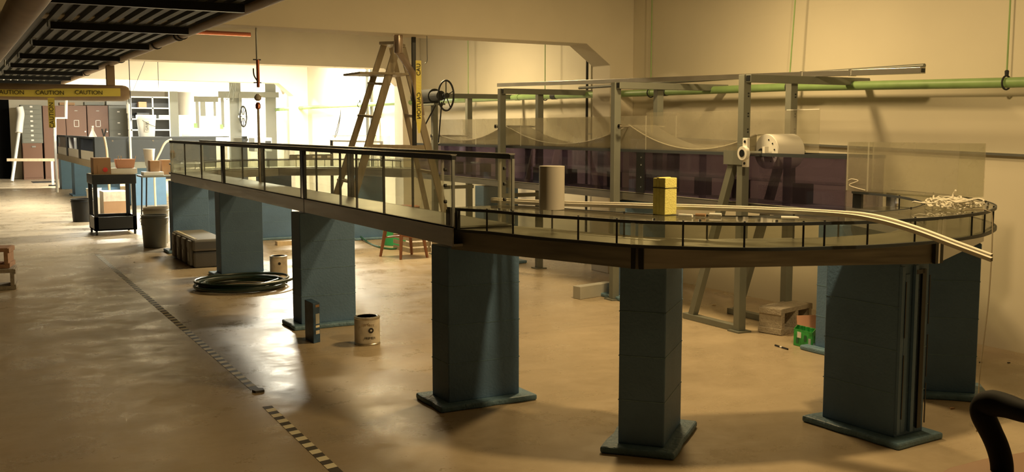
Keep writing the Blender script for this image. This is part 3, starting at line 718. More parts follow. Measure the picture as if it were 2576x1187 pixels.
# caution pipe
r = thing('caution_pipe', 'fat tan pipe wrapped with caution tape crossing below the dark deck', 'pipe', (1.0, 14, 1.9))
MB().lathe((-2.6, 14.0, 1.905), [(.10, 0), (.10, 4.58), (.092, 4.63), (.07, 4.665)], 28, 'X').build('pipe_body', 'duct_tan', r, smooth=True)
m = MB(); rows = []
for k in range(30):
    x = -1.2+3.15*k/29; dz = -.012*math.sin(x*2)
    rows.append([(x, 14-.1035*math.cos(t), 1.905+dz+.1035*math.sin(t)) for t in (.5, .25, 0, -.25, -.5)])
m.sheet(rows).build('tape_wrap', 'yellow_tape', r, smooth=True)
for px in (24, 126, 224):
    p = PY(px, 238, 13.88); lettering('lettering', 'CAUTION', .072, (p.x, 13.886, 1.902-.012*math.sin(p.x*2)), (PI/2, 0, 0), 'print_black', r)
r = thing('caution_tape', 'yellow caution tape strip dangling from the fat tan pipe', 'tape', (1.14, 13.89, 1.8))
MB().box(1.105, 1.18, 13.885, 13.889, 1.47, 1.83).build('strip', 'yellow_tape', r)
lettering('lettering', 'CAUTION', .07, (1.142, 13.883, 1.62), (PI/2, -PI/2, 0), 'print_black', r)
tag(MB().box(1.80, 1.90, 13.96, 14.04, 2.0, 2.25).build('duct_drop', 'duct_tan', at=(1.85, 14, 2.0), bevel=.006), 'short square tan duct joining the fat pipe to the deck edge', 'duct')
tag(MB().tube([(2.08, 14.0, 1.55), (2.08, 14.0, 4.0)], .005, 6).build('support_wire', 'black', at=(2.08, 14, 1.6)), 'black wire hanging down at the end of the fat tan pipe', 'wire')
a, b = PY(365, 152, 18), PY(335, 228, 18); a = a+(a-b)*1.75; tag(MB().tube([a, b], .004, 5).build('slanted_wire', 'dark', at=b), 'thin slanted wire above the plan shelves', 'wire')
a, b = PY(397, 152, 18), PY(399, 222, 18); a.z = 3.99; tag(MB().tube([a, b], .005, 5).build('vertical_wire', 'dark', at=b), 'thin straight wire hanging above the plan shelves', 'wire')

# ------------------------------------------------------------------ things on the flume
ZL = 1.062
q = PZ(1388, 526, ZL)
tag(MB().lathe((q.x, q.y, ZL), [(.062, 0), (.062, .208)], 40).build('plastic_cylinder', 'pvc', smooth=True, at=(q.x, q.y, ZL)), 'upright grey plastic pipe section standing on the curved lid', 'cylinder')
o_ = MB().lathe((q.x, q.y, ZL+.2085), [(.062, 0), (.062, .002)], 40)
o_.build('rim', 'trim_white', bpy.data.objects['plastic_cylinder'])
q = PZ(1672, 541, ZL)
r = thing('foam_block', 'yellow foam block tied with string standing on the curved lid', 'foam', (q.x, q.y, ZL))
e1 = Vector((.62, -.78, 0)); e2 = Vector((.78, .62, 0))
def ob(c, u, v, a, b, z0, z1):
    m = MB(); c = Vector(c); m.hexa([(c+u*i+v*j+Vector((0, 0, z-c.z))) for z in (z0, z1) for i, j in ((-a, -b), (a, -b), (a, b), (-a, b))]); return m
U = Vector((.14, -.99, 0)).normalized(); V = Vector((.99, .14, 0)).normalized(); n0 = q+Vector((.0, .0, 0))
def slab(a0, a1, h):
    m = MB(); m.hexa([n0+U*(-i)+V*j+Vector((0, 0, z)) for z in (0, h) for i, j in ((a1, 0), (a0, 0), (a0, .076), (a1, .076))]); return m
for a0, a1, h in ((0, .036, .168), (.037, .056, .170), (.057, .078, .166)): slab(a0, a1, h).build('slab', 'foam', r, bevel=.003)
g_ = .0015; zz = Vector((0, 0, .122))
MB().tube([n0+zz+U*g_-V*g_, n0+zz+U*g_+V*(.076+g_), n0+zz-U*(.078+g_)+V*(.076+g_), n0+zz-U*(.078+g_)-V*g_], .002, 6, closed=True).build('string', 'dark', r)

# long white strips drooping off the curve
P0 = Vector((2.51, 4.82)); P1 = Vector((3.35, 3.04)); dl = (P1-P0).normalized(); nl = Vector((-dl.y, dl.x))
def onplane(px, py, P, d):
    r_ = ray(px, py); # r_.xy*t = P + d*s
    det = r_.x*(-d.y)-(-d.x)*r_.y
    t = (P.x*(-d.y)-(-d.x)*P.y)/det
    return Vector((r_.x*t, r_.y*t, H+r_.z*t))
for k, (off, lab, dz, extra) in enumerate(((.0, 'long white plastic strip drooping past the curve edge, nearer of two', 0, 0), (.042, 'long white plastic strip drooping past the curve edge, farther of two', .003, .0))):
    P = P0+nl*off
    keys = [(1240, 505), (1400, 513), (1650, 520), (1900, 528), (2100, 538), (2200, 552), (2300, 580), (2400, 617), (2495, 652)]
    pts = []
    for i, (px, py) in enumerate(keys):
        if k == 1: py -= (5 if i < 5 else 9)
        v = onplane(px, py, P, dl); pts.append(v)
    # lay the first part flat on the lid
    for i in range(6): pts[i].z = max(pts[i].z, ZL+.012)
    sp = smoothpath(pts, 6); m = MB(); rows = []
    N3 = Vector((nl.x, nl.y, 0))
    rows = [[p+N3*a_+Vector((0, 0, b_)) for a_, b_ in ((-.019, -.009), (.019, -.009), (.019, .006), (-.019, .006), (-.019, -.009))] for p in sp]
    m.sheet(rows); m.face([m.bm.verts[0]] if False else [v for v in list(m.bm.verts)[-5:-1]]) if False else None
    tag(m.build('plastic_strip', 'trim_white', at=pts[0]), lab, 'strip', 'white strips across the curved lid')
for k, (p0_, p1_, w_, mt, nm, lab) in enumerate((((1708, 541), (1742, 543), .02, 'white', 'marker_pen', 'white marker pen lying on the lid right of the foam block'),
        ((1750, 540), (1775, 541), .02, 'cardboard', 'cork_stub', 'small brown stub lying between pens on the lid'),
        ((1785, 539), (1815, 540), .014, 'white', 'marker_pen', 'short white pen with dark cap on the lid'),
        ((1965, 547), (2010, 548), .02, 'white', 'plastic_scrap', 'flat white scrap lying on the lid under the strips'))):
    a, b = PZ(*p0_, ZL+.008), PZ(*p1_, ZL+.008); tag(MB().tube([a, b], .007, 8).build(nm, mt, at=a), lab, 'pen' if 'pen' in nm else 'scrap')
# white cord pile
random.seed(11)
q = PZ(2395, 525, ZL); m = MB()
for k in range(16):
    c = Vector((q.x+random.uniform(-.07, .05), q.y+random.uniform(-.06, .06), ZL+.008+.0025*k)); pts = []
    ra, rb, ph = random.uniform(.05, .13), random.uniform(.03, .09), random.uniform(0, PI)
    for i in range(18):
        t = 2*PI*i/18; pts.append(c+Vector((ra*math.cos(t)*math.cos(ph)-rb*math.sin(t)*math.sin(ph), ra*math.cos(t)*math.sin(ph)+rb*math.sin(t)*math.cos(ph), random.uniform(-.004, .012))))
    m.tube(pts, .004, 6, closed=True)
m.tube(smoothpath([q+Vector((.02, .02, .03)), q+Vector((.03, .02, .07)), q+Vector((.02, .0, .09))]), .005, 6)
tag(m.build('cord_pile', 'cord', at=(q.x, q.y, ZL)), 'tangled heap of white cord on the lid of the curve', 'cord')
e_ = PX(2480, 560, 5.0)
pts = [PZ(2425, 528, ZL+.02), PZ(2462, 527, ZL+.012)]
gnd = Vector((4.95, 3.80, 0)); th = math.radians(318)
edge = Vector((CC[0]+1.60*math.cos(th), CC[1]+1.60*math.sin(th), 0))
edge = PZ(2484, 530, ZL+.006)
pts += [edge, edge+Vector((.02, -.015, -.05)), edge+Vector((.02, -.015, -.4)), edge+Vector((.0, -.0, -.8)), Vector((edge.x, edge.y, .01)), Vector((edge.x+.08, edge.y+.1, .008))]
tag(MB().tube(smoothpath(pts, 5), .003, 6).build('hanging_cord', 'wood', at=edge), 'thin cord hanging from the curve edge down to the floor at the right', 'cord')

# ------------------------------------------------------------------ floor items
def blockmesh(name, mt, L=.39, Wd=.19, Hh=.19, holes=2):
    """masonry block with cores running along Y, length along X; built round the local origin, standing on z=0"""
    m = MB(); g = .035; cw = (L-g*(holes+1))/holes
    m.box(-L/2, L/2, -Wd/2, Wd/2, 0, g); m.box(-L/2, L/2, -Wd/2, Wd/2, Hh-g, Hh)
    for k in range(holes+1):
        x = -L/2+k*(cw+g); m.box(x, x+g, -Wd/2, Wd/2, g, Hh-g)
    for k in (0, 1):
        s_ = -1 if k == 0 else 1
        for z in (0, Hh-.05): m.box(s_*L/2-(.012 if s_ < 0 else 0), s_*L/2+(.012 if s_ > 0 else 0), -Wd/2, Wd/2, z+.004, z+.046)
    return m.build(name, mt, bevel=.003)
b1 = blockmesh('cinder_block', 'block', .39, .28, .19); q = PZ(50, 729, 0)
b1.location = (q.x-.215, q.y+.2, 0); b1.rotation_euler = (0, 0, -.12)
tag(b1, 'grey hollow masonry block on the floor at the left edge, under a reddish block', 'block', 'cinder blocks')
b2 = blockmesh('cinder_block', 'red_block', .39, .28, .185)
b2.location = (q.x-.24, q.y+.27, .1915); b2.rotation_euler = (0, 0, -.22)
tag(b2, 'reddish hollow block stacked on a grey block at the left edge', 'block', 'cinder blocks')
b3 = blockmesh('cinder_block', 'block', .39, .19, .19)
q = PZ(1960, 842, 0); b3.location = (q.x+.13, q.y+.13, 0); b3.rotation_euler = (0, 0, .35)
A3 = PZ(1967, 845); u3 = (PZ(2048, 765, .19)-PZ(1965, 783, .19)).normalized(); v3 = Vector((-u3.y, u3.x, 0)); b3.location = A3+u3*.2+v3*.10; b3.rotation_euler = (0, 0, math.atan2(u3.y, u3.x)); print('BLK', u3, PZ(1910, 770, .19), PZ(1965, 783, .19), PZ(2048, 765, .19))
tag(b3, 'tan hollow masonry block lying on its side by the foot of the roller frame', 'block', 'cinder blocks')
q0, q1 = PZ(1455, 755, 0), PZ(1530, 745, 0)
tag(MB().beam(q0+Vector((.02, .06, .055)), q1+Vector((.08, .1, .055)), .09, .11).build('concrete_slab', 'plank_grey', at=q0, bevel=.004), 'low grey slab on the floor beside the second frame foot', 'slab')

# paint cans
def paint_can(x, y, lab, R=.085, Hh=.19):
    r = thing('paint_can', lab, 'can', (x, y, 0), 'paint cans')
    MB().lathe((x, y, 0), [(R, 0), (R+.003, .004), (R+.003, .01), (R, .013), (R, Hh-.014), (R+.003, Hh-.01), (R+.003, Hh-.002), (R, Hh)], 36).build('can_body', 'can_metal', r, smooth=True)
    MB().lathe((x, y, .016), [(R+.001, 0), (R+.001, Hh-.034)], 36).build('paper_label', 'can_label', r, smooth=True)
    MB().lathe((x, y, Hh), [(R-.010, 0), (R-.014, .002), (R-.02, -.001)], 36).build('can_lid', 'can_metal', r, smooth=True)
    d = Vector((-x, -y, 0)).normalized(); s_ = Vector((-d.y, d.x, 0))
    rt = math.atan2(d.y, d.x)+PI/2
    c = Vector((x, y, 0))+d*(R+.002)
    ang = .35
    return r, c, rt, d, s_, R
r, c, rt, d, s_, R = paint_can(2.445, 6.55, 'old gallon paint can with printed label standing on the floor in front of the flume')
def around(cx, cy, R, ang, z): 
    t = math.atan2(-cy, -cx)+ang; return Vector((cx+R*math.cos(t), cy+R*math.sin(t), z)), t+PI/2
p, t_ = around(2.445, 6.55, .0875, .30, .105)
MB().tube([p, p+Vector((math.cos(t_-PI/2), math.sin(t_-PI/2), 0))*.002], .018, 20).build('round_emblem', 'print_black', r)
p, t_ = around(2.445, 6.55, .0895, .30, .105); MB().tube([p, p+Vector((math.cos(t_-PI/2), math.sin(t_-PI/2), 0))*.001], .007, 14).build('emblem_centre', 'can_label', r)
p, t_ = around(2.445, 6.55, .089, .2, .052); lettering('lettering', 'PRIMER', .024, p, (PI/2, 0, t_), 'print_black', r)
p, t_ = around(2.445, 6.55, .089, .05, .145); lettering('lettering', 'perfect', .03, p, (PI/2, .1, t_), 'duct_tan', r)
r, *_ = paint_can(2.86, 10.15, 'paint can half hidden behind the hose pillar')
p, t_ = around(2.86, 10.15, .0885, .1, .12); MB().tube([p, p+Vector((math.cos(t_-PI/2), math.sin(t_-PI/2), 0))*.002], .014, 14).build('round_emblem', 'print_black', r)
# detergent box
cb = PZ(790, 862, 0)
r = thing('detergent_box', 'dark blue cardboard powder box standing on the floor before the second pillar', 'box', (cb.x, cb.y, 0))
c_ = PZ(806, 861, 0); u1 = Vector((.75, .66, 0)); 
A_ = PZ(768, 852, 0); B_ = PZ(789, 864, 0); C_ = PZ(806, 860, 0); D_ = A_+(C_-B_)
m = MB(); m.hexa([tuple(v) for v in (A_, B_, C_, D_)]+[(v.x, v.y, .275) for v in (A_, B_, C_, D_)]); m.build('carton', 'blue_box', r, bevel=.003)
uu = (C_-B_).normalized(); nn = Vector((uu.y, -uu.x, 0)); wd_ = (C_-B_).length
for z0, z1, mt in ((.06, .085, 'can_label'), (.105, .12, 'tape_white'), (.13, .20, 'pale_grey'), (.245, .262, 'cardboard')):
    m = MB(); a = B_+uu*(wd_*.35)+nn*.0015; b = B_+uu*(wd_*.9)+nn*.0015
    m.hexa([(a.x, a.y, z0), (b.x, b.y, z0), (b.x-nn.x*.001, b.y-nn.y*.001, z0), (a.x-nn.x*.001, a.y-nn.y*.001, z0), (a.x, a.y, z1), (b.x, b.y, z1), (b.x-nn.x*.001, b.y-nn.y*.001, z1), (a.x-nn.x*.001, a.y-nn.y*.001, z1)])
    m.build('printed_panel', mt, r)
# coiled hose
random.seed(5)
hc = PZ(610, 716, 0); m = MB(); pts = []
for k in range(9):
    ra = random.uniform(.30, .47); rb = ra*random.uniform(.8, .95); cx2, cy2 = hc.x-.05+random.uniform(-.04, .04), hc.y-.18+random.uniform(-.04, .04)
    for i in range(28):
        t = 2*PI*i/28; pts.append((cx2+ra*math.cos(t), cy2+rb*math.sin(t), .014+k*.007+random.uniform(-.001, .004)))
sm = [Vector(p) for p in pts]
for _ in range(3): sm = [sm[0]]+[(sm[i-1]+sm[i]*2+sm[i+1])/4 for i in range(1, len(sm)-1)]+[sm[-1]]
m.tube(sm, .0125, 8)
tag(m.build('coiled_hose', 'hose', smooth=True, at=(hc.x, hc.y, 0)), 'dark green garden hose lying in a flat coil in front of a blue pillar', 'hose')
# grey case
r = thing('storage_case', 'ribbed grey plastic storage case lying between two blue pillars', 'case', (2.4, 11.5, 0))
sx0, sx1, sy0, sy1 = 2.2, 2.56, 11.02, 12.15
MB().box(sx0+.01, sx1-.01, sy0+.01, sy1-.01, .0, .17).build('lower_shell', 'case_grey', r, bevel=.02)
MB().box(sx0, sx1, sy0, sy1, .175, .30).build('lid', 'case_grey', r, bevel=.025)
for k in range(4):
    y = sy0+.05+k*.285; MB().box(sx0-.022, sx0+.02, y, y+.15, .02, .285).build('rib', 'case_grey', r, bevel=.015)
    MB().box(sx0-.027, sx0-.02, y+.04, y+.10, .07, .16).build('latch', 'pale_grey', r)
m = MB()
for k in range(14): m.box(sx0+.03, sx0+.06, sy0+.06+k*.074, sy0+.10+k*.074, .299, .305)
m.build('lid_studs', 'tape_white', r)
MB().box(sx1-.10, sx1+.004, sy0-.006, sy0+.01, .05, .12).build('handle_recess', 'dark', r)
# stool
r = thing('wooden_stool', 'orange-brown wooden stool behind the straight channel', 'stool', (4.5, 10.88, 0))
tops = [(4.38, 10.98), (4.45, 10.77), (4.66, 10.77), (4.62, 10.99)]
feet = [PZ(957, 645), PZ(1008, 653), PZ(1075, 648), PZ(1036, 640)]
for f, (tx, ty) in zip(feet, tops): MB().tube([(f.x, f.y, 0), (f.x*.3+tx*.7, f.y*.3+ty*.7, .36), (tx, ty, .55)], .022, 10, rr=[.015, .024, .018]).build('leg', 'stool_wood', r, smooth=True)
MB().lathe((4.53, 10.88, .55), [(.16, 0), (.175, .01), (.175, .03), (.16, .036)], 28).build('seat', 'stool_wood', r, smooth=True)
for i, j in ((0, 1), (1, 2), (2, 3), (3, 0)):
    f = lambda i: Vector((feet[i].x*.45+tops[i][0]*.55, feet[i].y*.45+tops[i][1]*.55, .22+.04*(i % 2)))
    MB().tube([f(i), f(j)], .010, 8).build('rung', 'stool_wood', r)
# green bucket + hose, crate
q = PZ(985, 616, 0)
def bucket(nm, x, y, r0, r1, h, mt, lab, cat='bucket', handle=True, z=0):
    r = thing(nm, lab, cat, (x, y, z))
    m = MB(); m.lathe((x, y, z), [(r0*.95, 0), (r0, .005), (r1, h-.05), (r1+.008, h-.048), (r1+.008, h-.035), (r1, h-.03), (r1, h-.01), (r1+.006, h-.008), (r1+.006, h), (r1-.004, h), (r1-.006, h-.03), (r0-.004, .012)], 30)
    m.build('pail', mt, r, smooth=True)
    if handle:
        d = Vector((-x, -y, 0)).normalized(); s_ = Vector((-d.y, d.x, 0)); pts = []
        for k in range(13):
            t = PI*k/12; pts.append(Vector((x, y, z+h-.045))+s_*((r1+.012)*math.cos(t))+d*((r1+.02)*math.sin(t)*.75)+Vector((0, 0, -.12*math.sin(t))))
        MB().tube(pts, .003, 6).build('bail_handle', 'steel', r)
    return r
bucket('green_bucket', 4.9, 12.1, .14, .16, .36, 'green_plastic', 'bright green plastic bucket behind the stool', handle=False)
pts = [PZ(893, 572, .1), PZ(905, 592, .05), PZ(925, 609, .012), PZ(950, 620, .012), PZ(985, 626, .012), PZ(1010, 622, .012)]
pts = [Vector((p.x, p.y, max(.012, p.z))) for p in pts]
tag(MB().tube(smoothpath(pts), .011, 8).build('green_hose', 'hose_green', smooth=True, at=pts[3]), 'thin green hose looping on the floor by the green bucket', 'hose')
r = thing('wooden_crate', 'low slatted wooden crate on the floor behind the stool legs', 'crate', (4.95, 11.3, 0))
for z in (.0, .07, .14): 
    m = MB(); m.box(4.72, 5.0, 11.2, 11.215, z, z+.05); m.box(4.72, 4.735, 11.215, 11.7, z, z+.05); m.build('slat', 'wood', r)
for x in (4.74, 4.97): MB().box(x-.012, x+.012, 11.187, 11.2, 0, .19).build('corner_post', 'wood', r)
a, b = PZ(695, 617), PZ(742, 614); tag(MB().beam(a+Vector((0, 0, .025)), b+Vector((.1, 0, .025)), .09, .05).build('timber_offcut', 'pale_wood', at=a), 'short timber offcut on the floor beyond the second pillar', 'timber')
# carton of bottles by the pillar
q = PZ(2000, 873)
r = thing('bottle_carton', 'green printed bottle carton on the floor beside the far right blue pillar', 'carton', (4.98, 5.05, 0))
A_ = PZ(1996, 868); B_ = PZ(2043, 880); n_ = Vector((.5, .38, 0)).normalized()*.15; C_ = B_+n_; D_ = A_+n_
A_, B_, C_, D_ = [v+Vector((-.0, 0, 0)) for v in (A_, B_, C_, D_)]
m = MB(); zc = .115
for (p_, q_) in ((A_, B_), (B_, C_), (C_, D_), (D_, A_)):
    w_ = (q_-p_).normalized(); n2_ = Vector((-w_.y, w_.x, 0))*.004
    m.hexa([tuple(v) for v in (p_, q_, q_+n2_, p_+n2_)]+[(v.x, v.y, zc) for v in (p_, q_, q_+n2_, p_+n2_)])
m.build('carton_wall', 'green_carton', r)
MB().prism([tuple(v) for v in (A_, B_, C_, D_)], (0, 0, .004)).build('carton_base', 'cardboard', r)
u_ = (B_-A_).normalized(); nn = Vector((u_.y, -u_.x, 0))
for f, mt in ((.30, 'white'),):
    c_ = A_.lerp(B_, f)+nn*.001; m = MB(); m.hexa([tuple(c_+u_*i+nn*j+Vector((0, 0, z))) for z in (.06, .10) for i, j in ((-.018, 0), (.018, 0), (.018, .001), (-.018, .001))]); m.build('pale_rect', mt, r)  # plain white rectangle on the carton front
for f, zb_2 in ((.2, .02), (.62, .045), (.85, .03)):
    c_ = A_.lerp(B_, f)+nn*.0008; MB().hexa([tuple(c_+u_*i+nn*j+Vector((0, 0, z))) for z in (zb_2, zb_2+.04) for i, j in ((-.01, 0), (.012, 0), (.012, .0008), (-.01, .0008))]).build('printed_patch', 'hose_green' if f < .8 else 'pale_grey', r)
for f in (.3, .6, .85):
    c_ = A_.lerp(B_, f).lerp(D_.lerp(C_, f), .5); MB().lathe((c_.x, c_.y, .004), [(.026, 0), (.026, .07), (.010, .10), (.010, .125)], 14).build('bottle', 'green_carton', r, smooth=True)
r = thing('cardboard_box', 'open brown cardboard box leaning behind the green carton', 'box', (5.1, 5.25, 0))
a = D_+Vector((.03, .03, 0))
m = MB(); e_a = Vector((.42, -.30, 0)).normalized(); e_b = Vector((.3, .42, 0)).normalized()
s0 = Vector((5.09, 5.22, 0))
m.hexa([tuple(s0+v) for v in (Vector((0, 0, 0)), Vector((.19, -.055, 0)), Vector((.195, -.045, 0)), Vector((.005, .01, 0)), Vector((.08, .10, .15)), Vector((.24, .05, .15)), Vector((.245, .06, .15)), Vector((.085, .11, .15)))])
m.build('flap', 'cardboard_pink', r)
MB().box(5.11, 5.24, 5.16, 5.20, 0, .07).build('dark_contents', 'dark', r)
a, b = PZ(1950, 868, .006), PZ(1982, 878, .006)
r = thing('marker_pen', 'black pen with pale middle lying on the open floor', 'pen', a)
MB().tube([a, b], .006, 8).build('barrel', 'black', r); MB().tube([a.lerp(b, .4), a.lerp(b, .55)], .0065, 8).build('band', 'white', r)
for k, (px, py, s_) in enumerate(((2394, 1028, .018), (2425, 1007, .01), (1795+0, 768, .02), (2466, 912, .012), (2537, 913, .012), (338, 660, .01))):
    q = PZ(px, py); mt = ('cardboard', 'dark', 'pale_wood', 'dark', 'dark', 'dark')[k]
    lab = ('reddish crumb of debris near the right foreground on the floor', 'tiny dark crumb on the floor below the rightmost pillar', 'small wood scrap on the floor between the gantry feet', 'small dark bit on the floor below the hanging cord', 'small dark bit on the floor near the right picture edge', 'tiny dark bit on the floor in the left aisle')[k]
    tag(MB().prism([(q.x-s_, q.y-s_*.4, .0005), (q.x+s_*.7, q.y-s_*.6, .0005), (q.x+s_, q.y+s_*.3, .0005), (q.x-s_*.3, q.y+s_*.6, .0005)], (0, 0, s_*.35)).build('debris', mt, at=(q.x, q.y, 0)), lab, 'debris')
q = PZ(1807, 780); 
# hazard tape on the floor
r = thing('floor_tape', 'long strip of striped tape stuck on the floor down the aisle', 'tape', (1.45, 9, 0))
def tapes(root, a, b, wd=.05, step=.112):
    a = Vector(a); b = Vector(b); L_ = (b-a).length; d = (b-a).normalized(); n_ = Vector((-d.y, d.x, 0)); k = int(L_/step)
    MB().hexa([tuple(v) for v in (a-n_*wd/2, b-n_*wd/2, b+n_*wd/2, a+n_*wd/2)]+[tuple(v+Vector((0, 0, .0012))) for v in (a-n_*wd/2, b-n_*wd/2, b+n_*wd/2, a+n_*wd/2)]).build('backing', 'tape_dark', root)
    m = MB()
    for i in range(k):
        s0 = a+d*(i*step+step*.45); s1 = a+d*(i*step+step*.95)
        m.hexa([tuple(v+Vector((0, 0, z))) for z in (.0012, .0018) for v in (s0-n_*wd/2+d*.012, s1-n_*wd/2+d*.012, s1+n_*wd/2, s0+n_*wd/2)])
    m.build('stripe', 'tape_white', root, kind='stuff')
tapes(r, (1.47, 12.8, 0), PZ(642, 980))
m = MB(); e = PZ(650, 986); m.prism([tuple(e+Vector(v)) for v in ((-.02, -.02, .0005), (.03, -.015, .0005), (.035, .03, .0005), (.0, .05, .0005), (-.03, .02, .0005))], (0, 0, .012)).build('curled_end', 'tape_dark', r)
r = thing('floor_tape', 'short strip of striped tape on the floor nearest the camera', 'tape', (1.4, 4.6, 0))
tapes(r, PZ(672, 1022), PZ(850, 1190))

# ------------------------------------------------------------------ cart and things by the aisle
r = thing('utility_cart', 'black two-shelf utility cart standing at the end of the aisle', 'cart', (1.95, 15.4, 0))
cx0, cx1, cy0, cy1 = 1.72, 2.27, 15.1, 15.72
MB().box(cx0-.01, cx1+.01, cy0-.01, cy1+.01, .70, .83).build('top_tray', 'black', r, bevel=.006)
MB().box(cx0, cx1, cy0, cy1, .83, .834).build('tray_mat', 'wood', r)
MB().box(cx0, cx1, cy0, cy1, .06, .08).build('bottom_shelf', 'black', r)
m = MB(); m.box(cx0, cx1, cy0, cy0+.015, .06, .25); m.box(cx0, cx1, cy1-.015, cy1, .06, .25); m.box(cx0, cx0+.015, cy0, cy1, .06, .25); m.box(cx1-.015, cx1, cy0, cy1, .06, .25); m.build('bottom_rim', 'black', r)
for x in (cx0, cx1-.05):
    for y in (cy0, cy1-.05): 
        MB().box(x, x+.05, y, y+.05, .06, .78).build('leg', 'black', r)
        MB().lathe((x+.012, y+.025, .032), [(.032, 0), (.032, .025)], 14, 'X').build('caster', 'dark', r)
def pbox(px0, px1, py0, py1, Y, dep, mt, nm, lab, z0=None, cat='box', grp=None, bev=.003):
    a, b = PY(px0, py1, Y), PY(px1, py0, Y); z = a.z if z0 is None else z0
    o = MB().box(a.x, b.x, Y, Y+dep, z, b.z).build(nm, mt, at=(a.x, Y, z), bevel=bev); return tag(o, lab, cat, grp)
def pthing(px0, px1, py0, py1, Y, nm, lab, cat): a, b = PY(px0, py1, Y), PY(px1, py0, Y); return thing(nm, lab, cat, (a.x, Y, a.z)), a, b
r, a, b = pthing(236, 278, 397, 446, 15.2, 'cardboard_box', 'tall brown cardboard box with red oval logo on the cart', 'box')
MB().box(a.x, b.x, 15.2, 15.5, .8345, b.z).build('carton', 'cardboard', r, bevel=.003)
MB().box(a.x+.05, b.x-.002, 15.196, 15.2, .836, a.z+.17).build('front_flap', 'cardboard', r)
c_ = PY(265, 427, 15.19); MB().lathe((c_.x, 15.192, c_.z), [(.032, 0), (.032, .003)], 18, 'Y').build('red_emblem', 'red', r)
pbox(280, 345, 423, 447, 15.2, .32, 'white', 'carton_tray', 'flat white carton on the cart beneath the pink tray', .8345)
zt_ = PY(300, 423, 15.2).z
r = thing('cardboard_tray', 'pinkish open cardboard tray with scraps on top of the white carton', 'tray', (PY(315, 420, 15.2).x, 15.3, zt_))
a, b = PY(292, 416, 15.22), PY(340, 400, 15.22)
m = MB(); m.hexa([(a.x+.02, 15.22, zt_), (b.x-.02, 15.22, zt_), (b.x-.02, 15.4, zt_), (a.x+.02, 15.4, zt_), (a.x, 15.2, b.z), (b.x, 15.2, b.z), (b.x, 15.42, b.z), (a.x, 15.42, b.z)]); m.build('tray', 'cardboard_pink', r)
for px in (296, 303, 339): 
    p = PY(px, 392, 15.25); MB().beam((p.x, 15.25, b.z-.02), (p.x+.01, 15.25, p.z), .015, .008).build('scrap', 'pale_wood', r)
# black bin and others beyond
bucket('black_bin', 1.83, 17.55, .15, .17, .36, 'black', 'black plastic bin on the floor left of the cart', 'bin', False)
a = PY(262, 545, 18.2); b = PY(322, 481, 18.2)
r = thing('cardboard_box', 'large plain cardboard carton on the floor seen through the cart', 'box', (a.x, 18.2, 0))
MB().box(a.x, b.x, 18.2, 18.7, 0, b.z).build('carton', 'can_label', r, bevel=.003); MB().box(a.x, b.x, 18.196, 18.2, 0, b.z*.62).build('front_flap', 'cardboard', r)
bucket('white_pail', PY(254, 500, 18.5).x-.06, 18.9, .10, .12, .45, 'white', 'white pail on the floor left of the large carton', handle=False)
bucket('grey_bucket', 2.2, 13.28, .135, .155, .40, 'bucket_grey', 'olive grey bucket with wire handle at the end of the near channel')
bucket('beige_bucket', 2.30, 13.75, .14, .155, .46, 'bucket_beige', 'beige bucket standing just behind the olive grey bucket', handle=False)
# side table
r = thing('side_table', 'narrow grey table with thin black legs behind the buckets', 'table', (2.45, 16.2, 0))
MB().box(2.50, 3.1, 16.0, 16.5, .74, .765).build('table_top', 'grey_paint', r)
for x in (2.54, 3.06):
    for y in (16.04, 16.46): MB().tube([(x+.0, y, 0), (x+.03*(1 if x < 2.8 else -1), y, .74)], .011, 8).build('leg', 'black', r)
pbox(362, 412, 432, 446, 16.05, .25, 'white', 'carton_tray', 'low white carton on the side table', .7655)
pbox(378, 402, 404, 432, 16.1, .18, 'cardboard', 'cardboard_box', 'small upright brown box on the low white carton', PY(380, 432, 16.05).z)
pbox(408, 430, 402, 428, 16.25, .2, 'cardboard', 'cardboard_box', 'brown box partly hidden by the end of the near channel', .7655)
q = PY(378, 440, 16.35)
r = thing('plastic_beaker', 'tall tapered translucent white beaker among boxes on the side table', 'beaker', (q.x, 16.38, .765))
MB().lathe((q.x, 16.38, .766), [(.05, 0), (.045, .12), (.06, .14), (.085, .38), (.09, .385), (.085, .39)], 20).build('cup', 'white', r, smooth=True)
# tubes/hoses from second tank
pts = [PY(432, 350, 19), PY(415, 360, 19), PY(402, 385, 19), PY(392, 405, 19), PY(388, 420, 19), Vector((PY(388, 420, 19).x, 19, .02))]
tag(MB().tube(smoothpath(pts), .018, 8).build('tan_hose', 'pale_wood', smooth=True, at=pts[0]), 'tan hose arching from the dark tank down behind the side table', 'hose')
pts = [PY(262, 345, 19.9), PY(266, 365, 19.8), PY(270, 398, 19.7), Vector((PY(272, 398, 19.7).x, 19.65, 0))]
r = thing('cable_cutter', 'long cutter with pale handles leaning on the corner of the dark tank', 'tool', pts[0])
MB().tube(smoothpath(pts), .022, 8).build('handle', 'pale_wood', r)
for dx in (-.03, .04): MB().tube([pts[0], pts[0]+Vector((dx*.4, 0, .06)), pts[0]+Vector((dx, 0, .15))], .014, 6).build('jaw', 'dark', r)

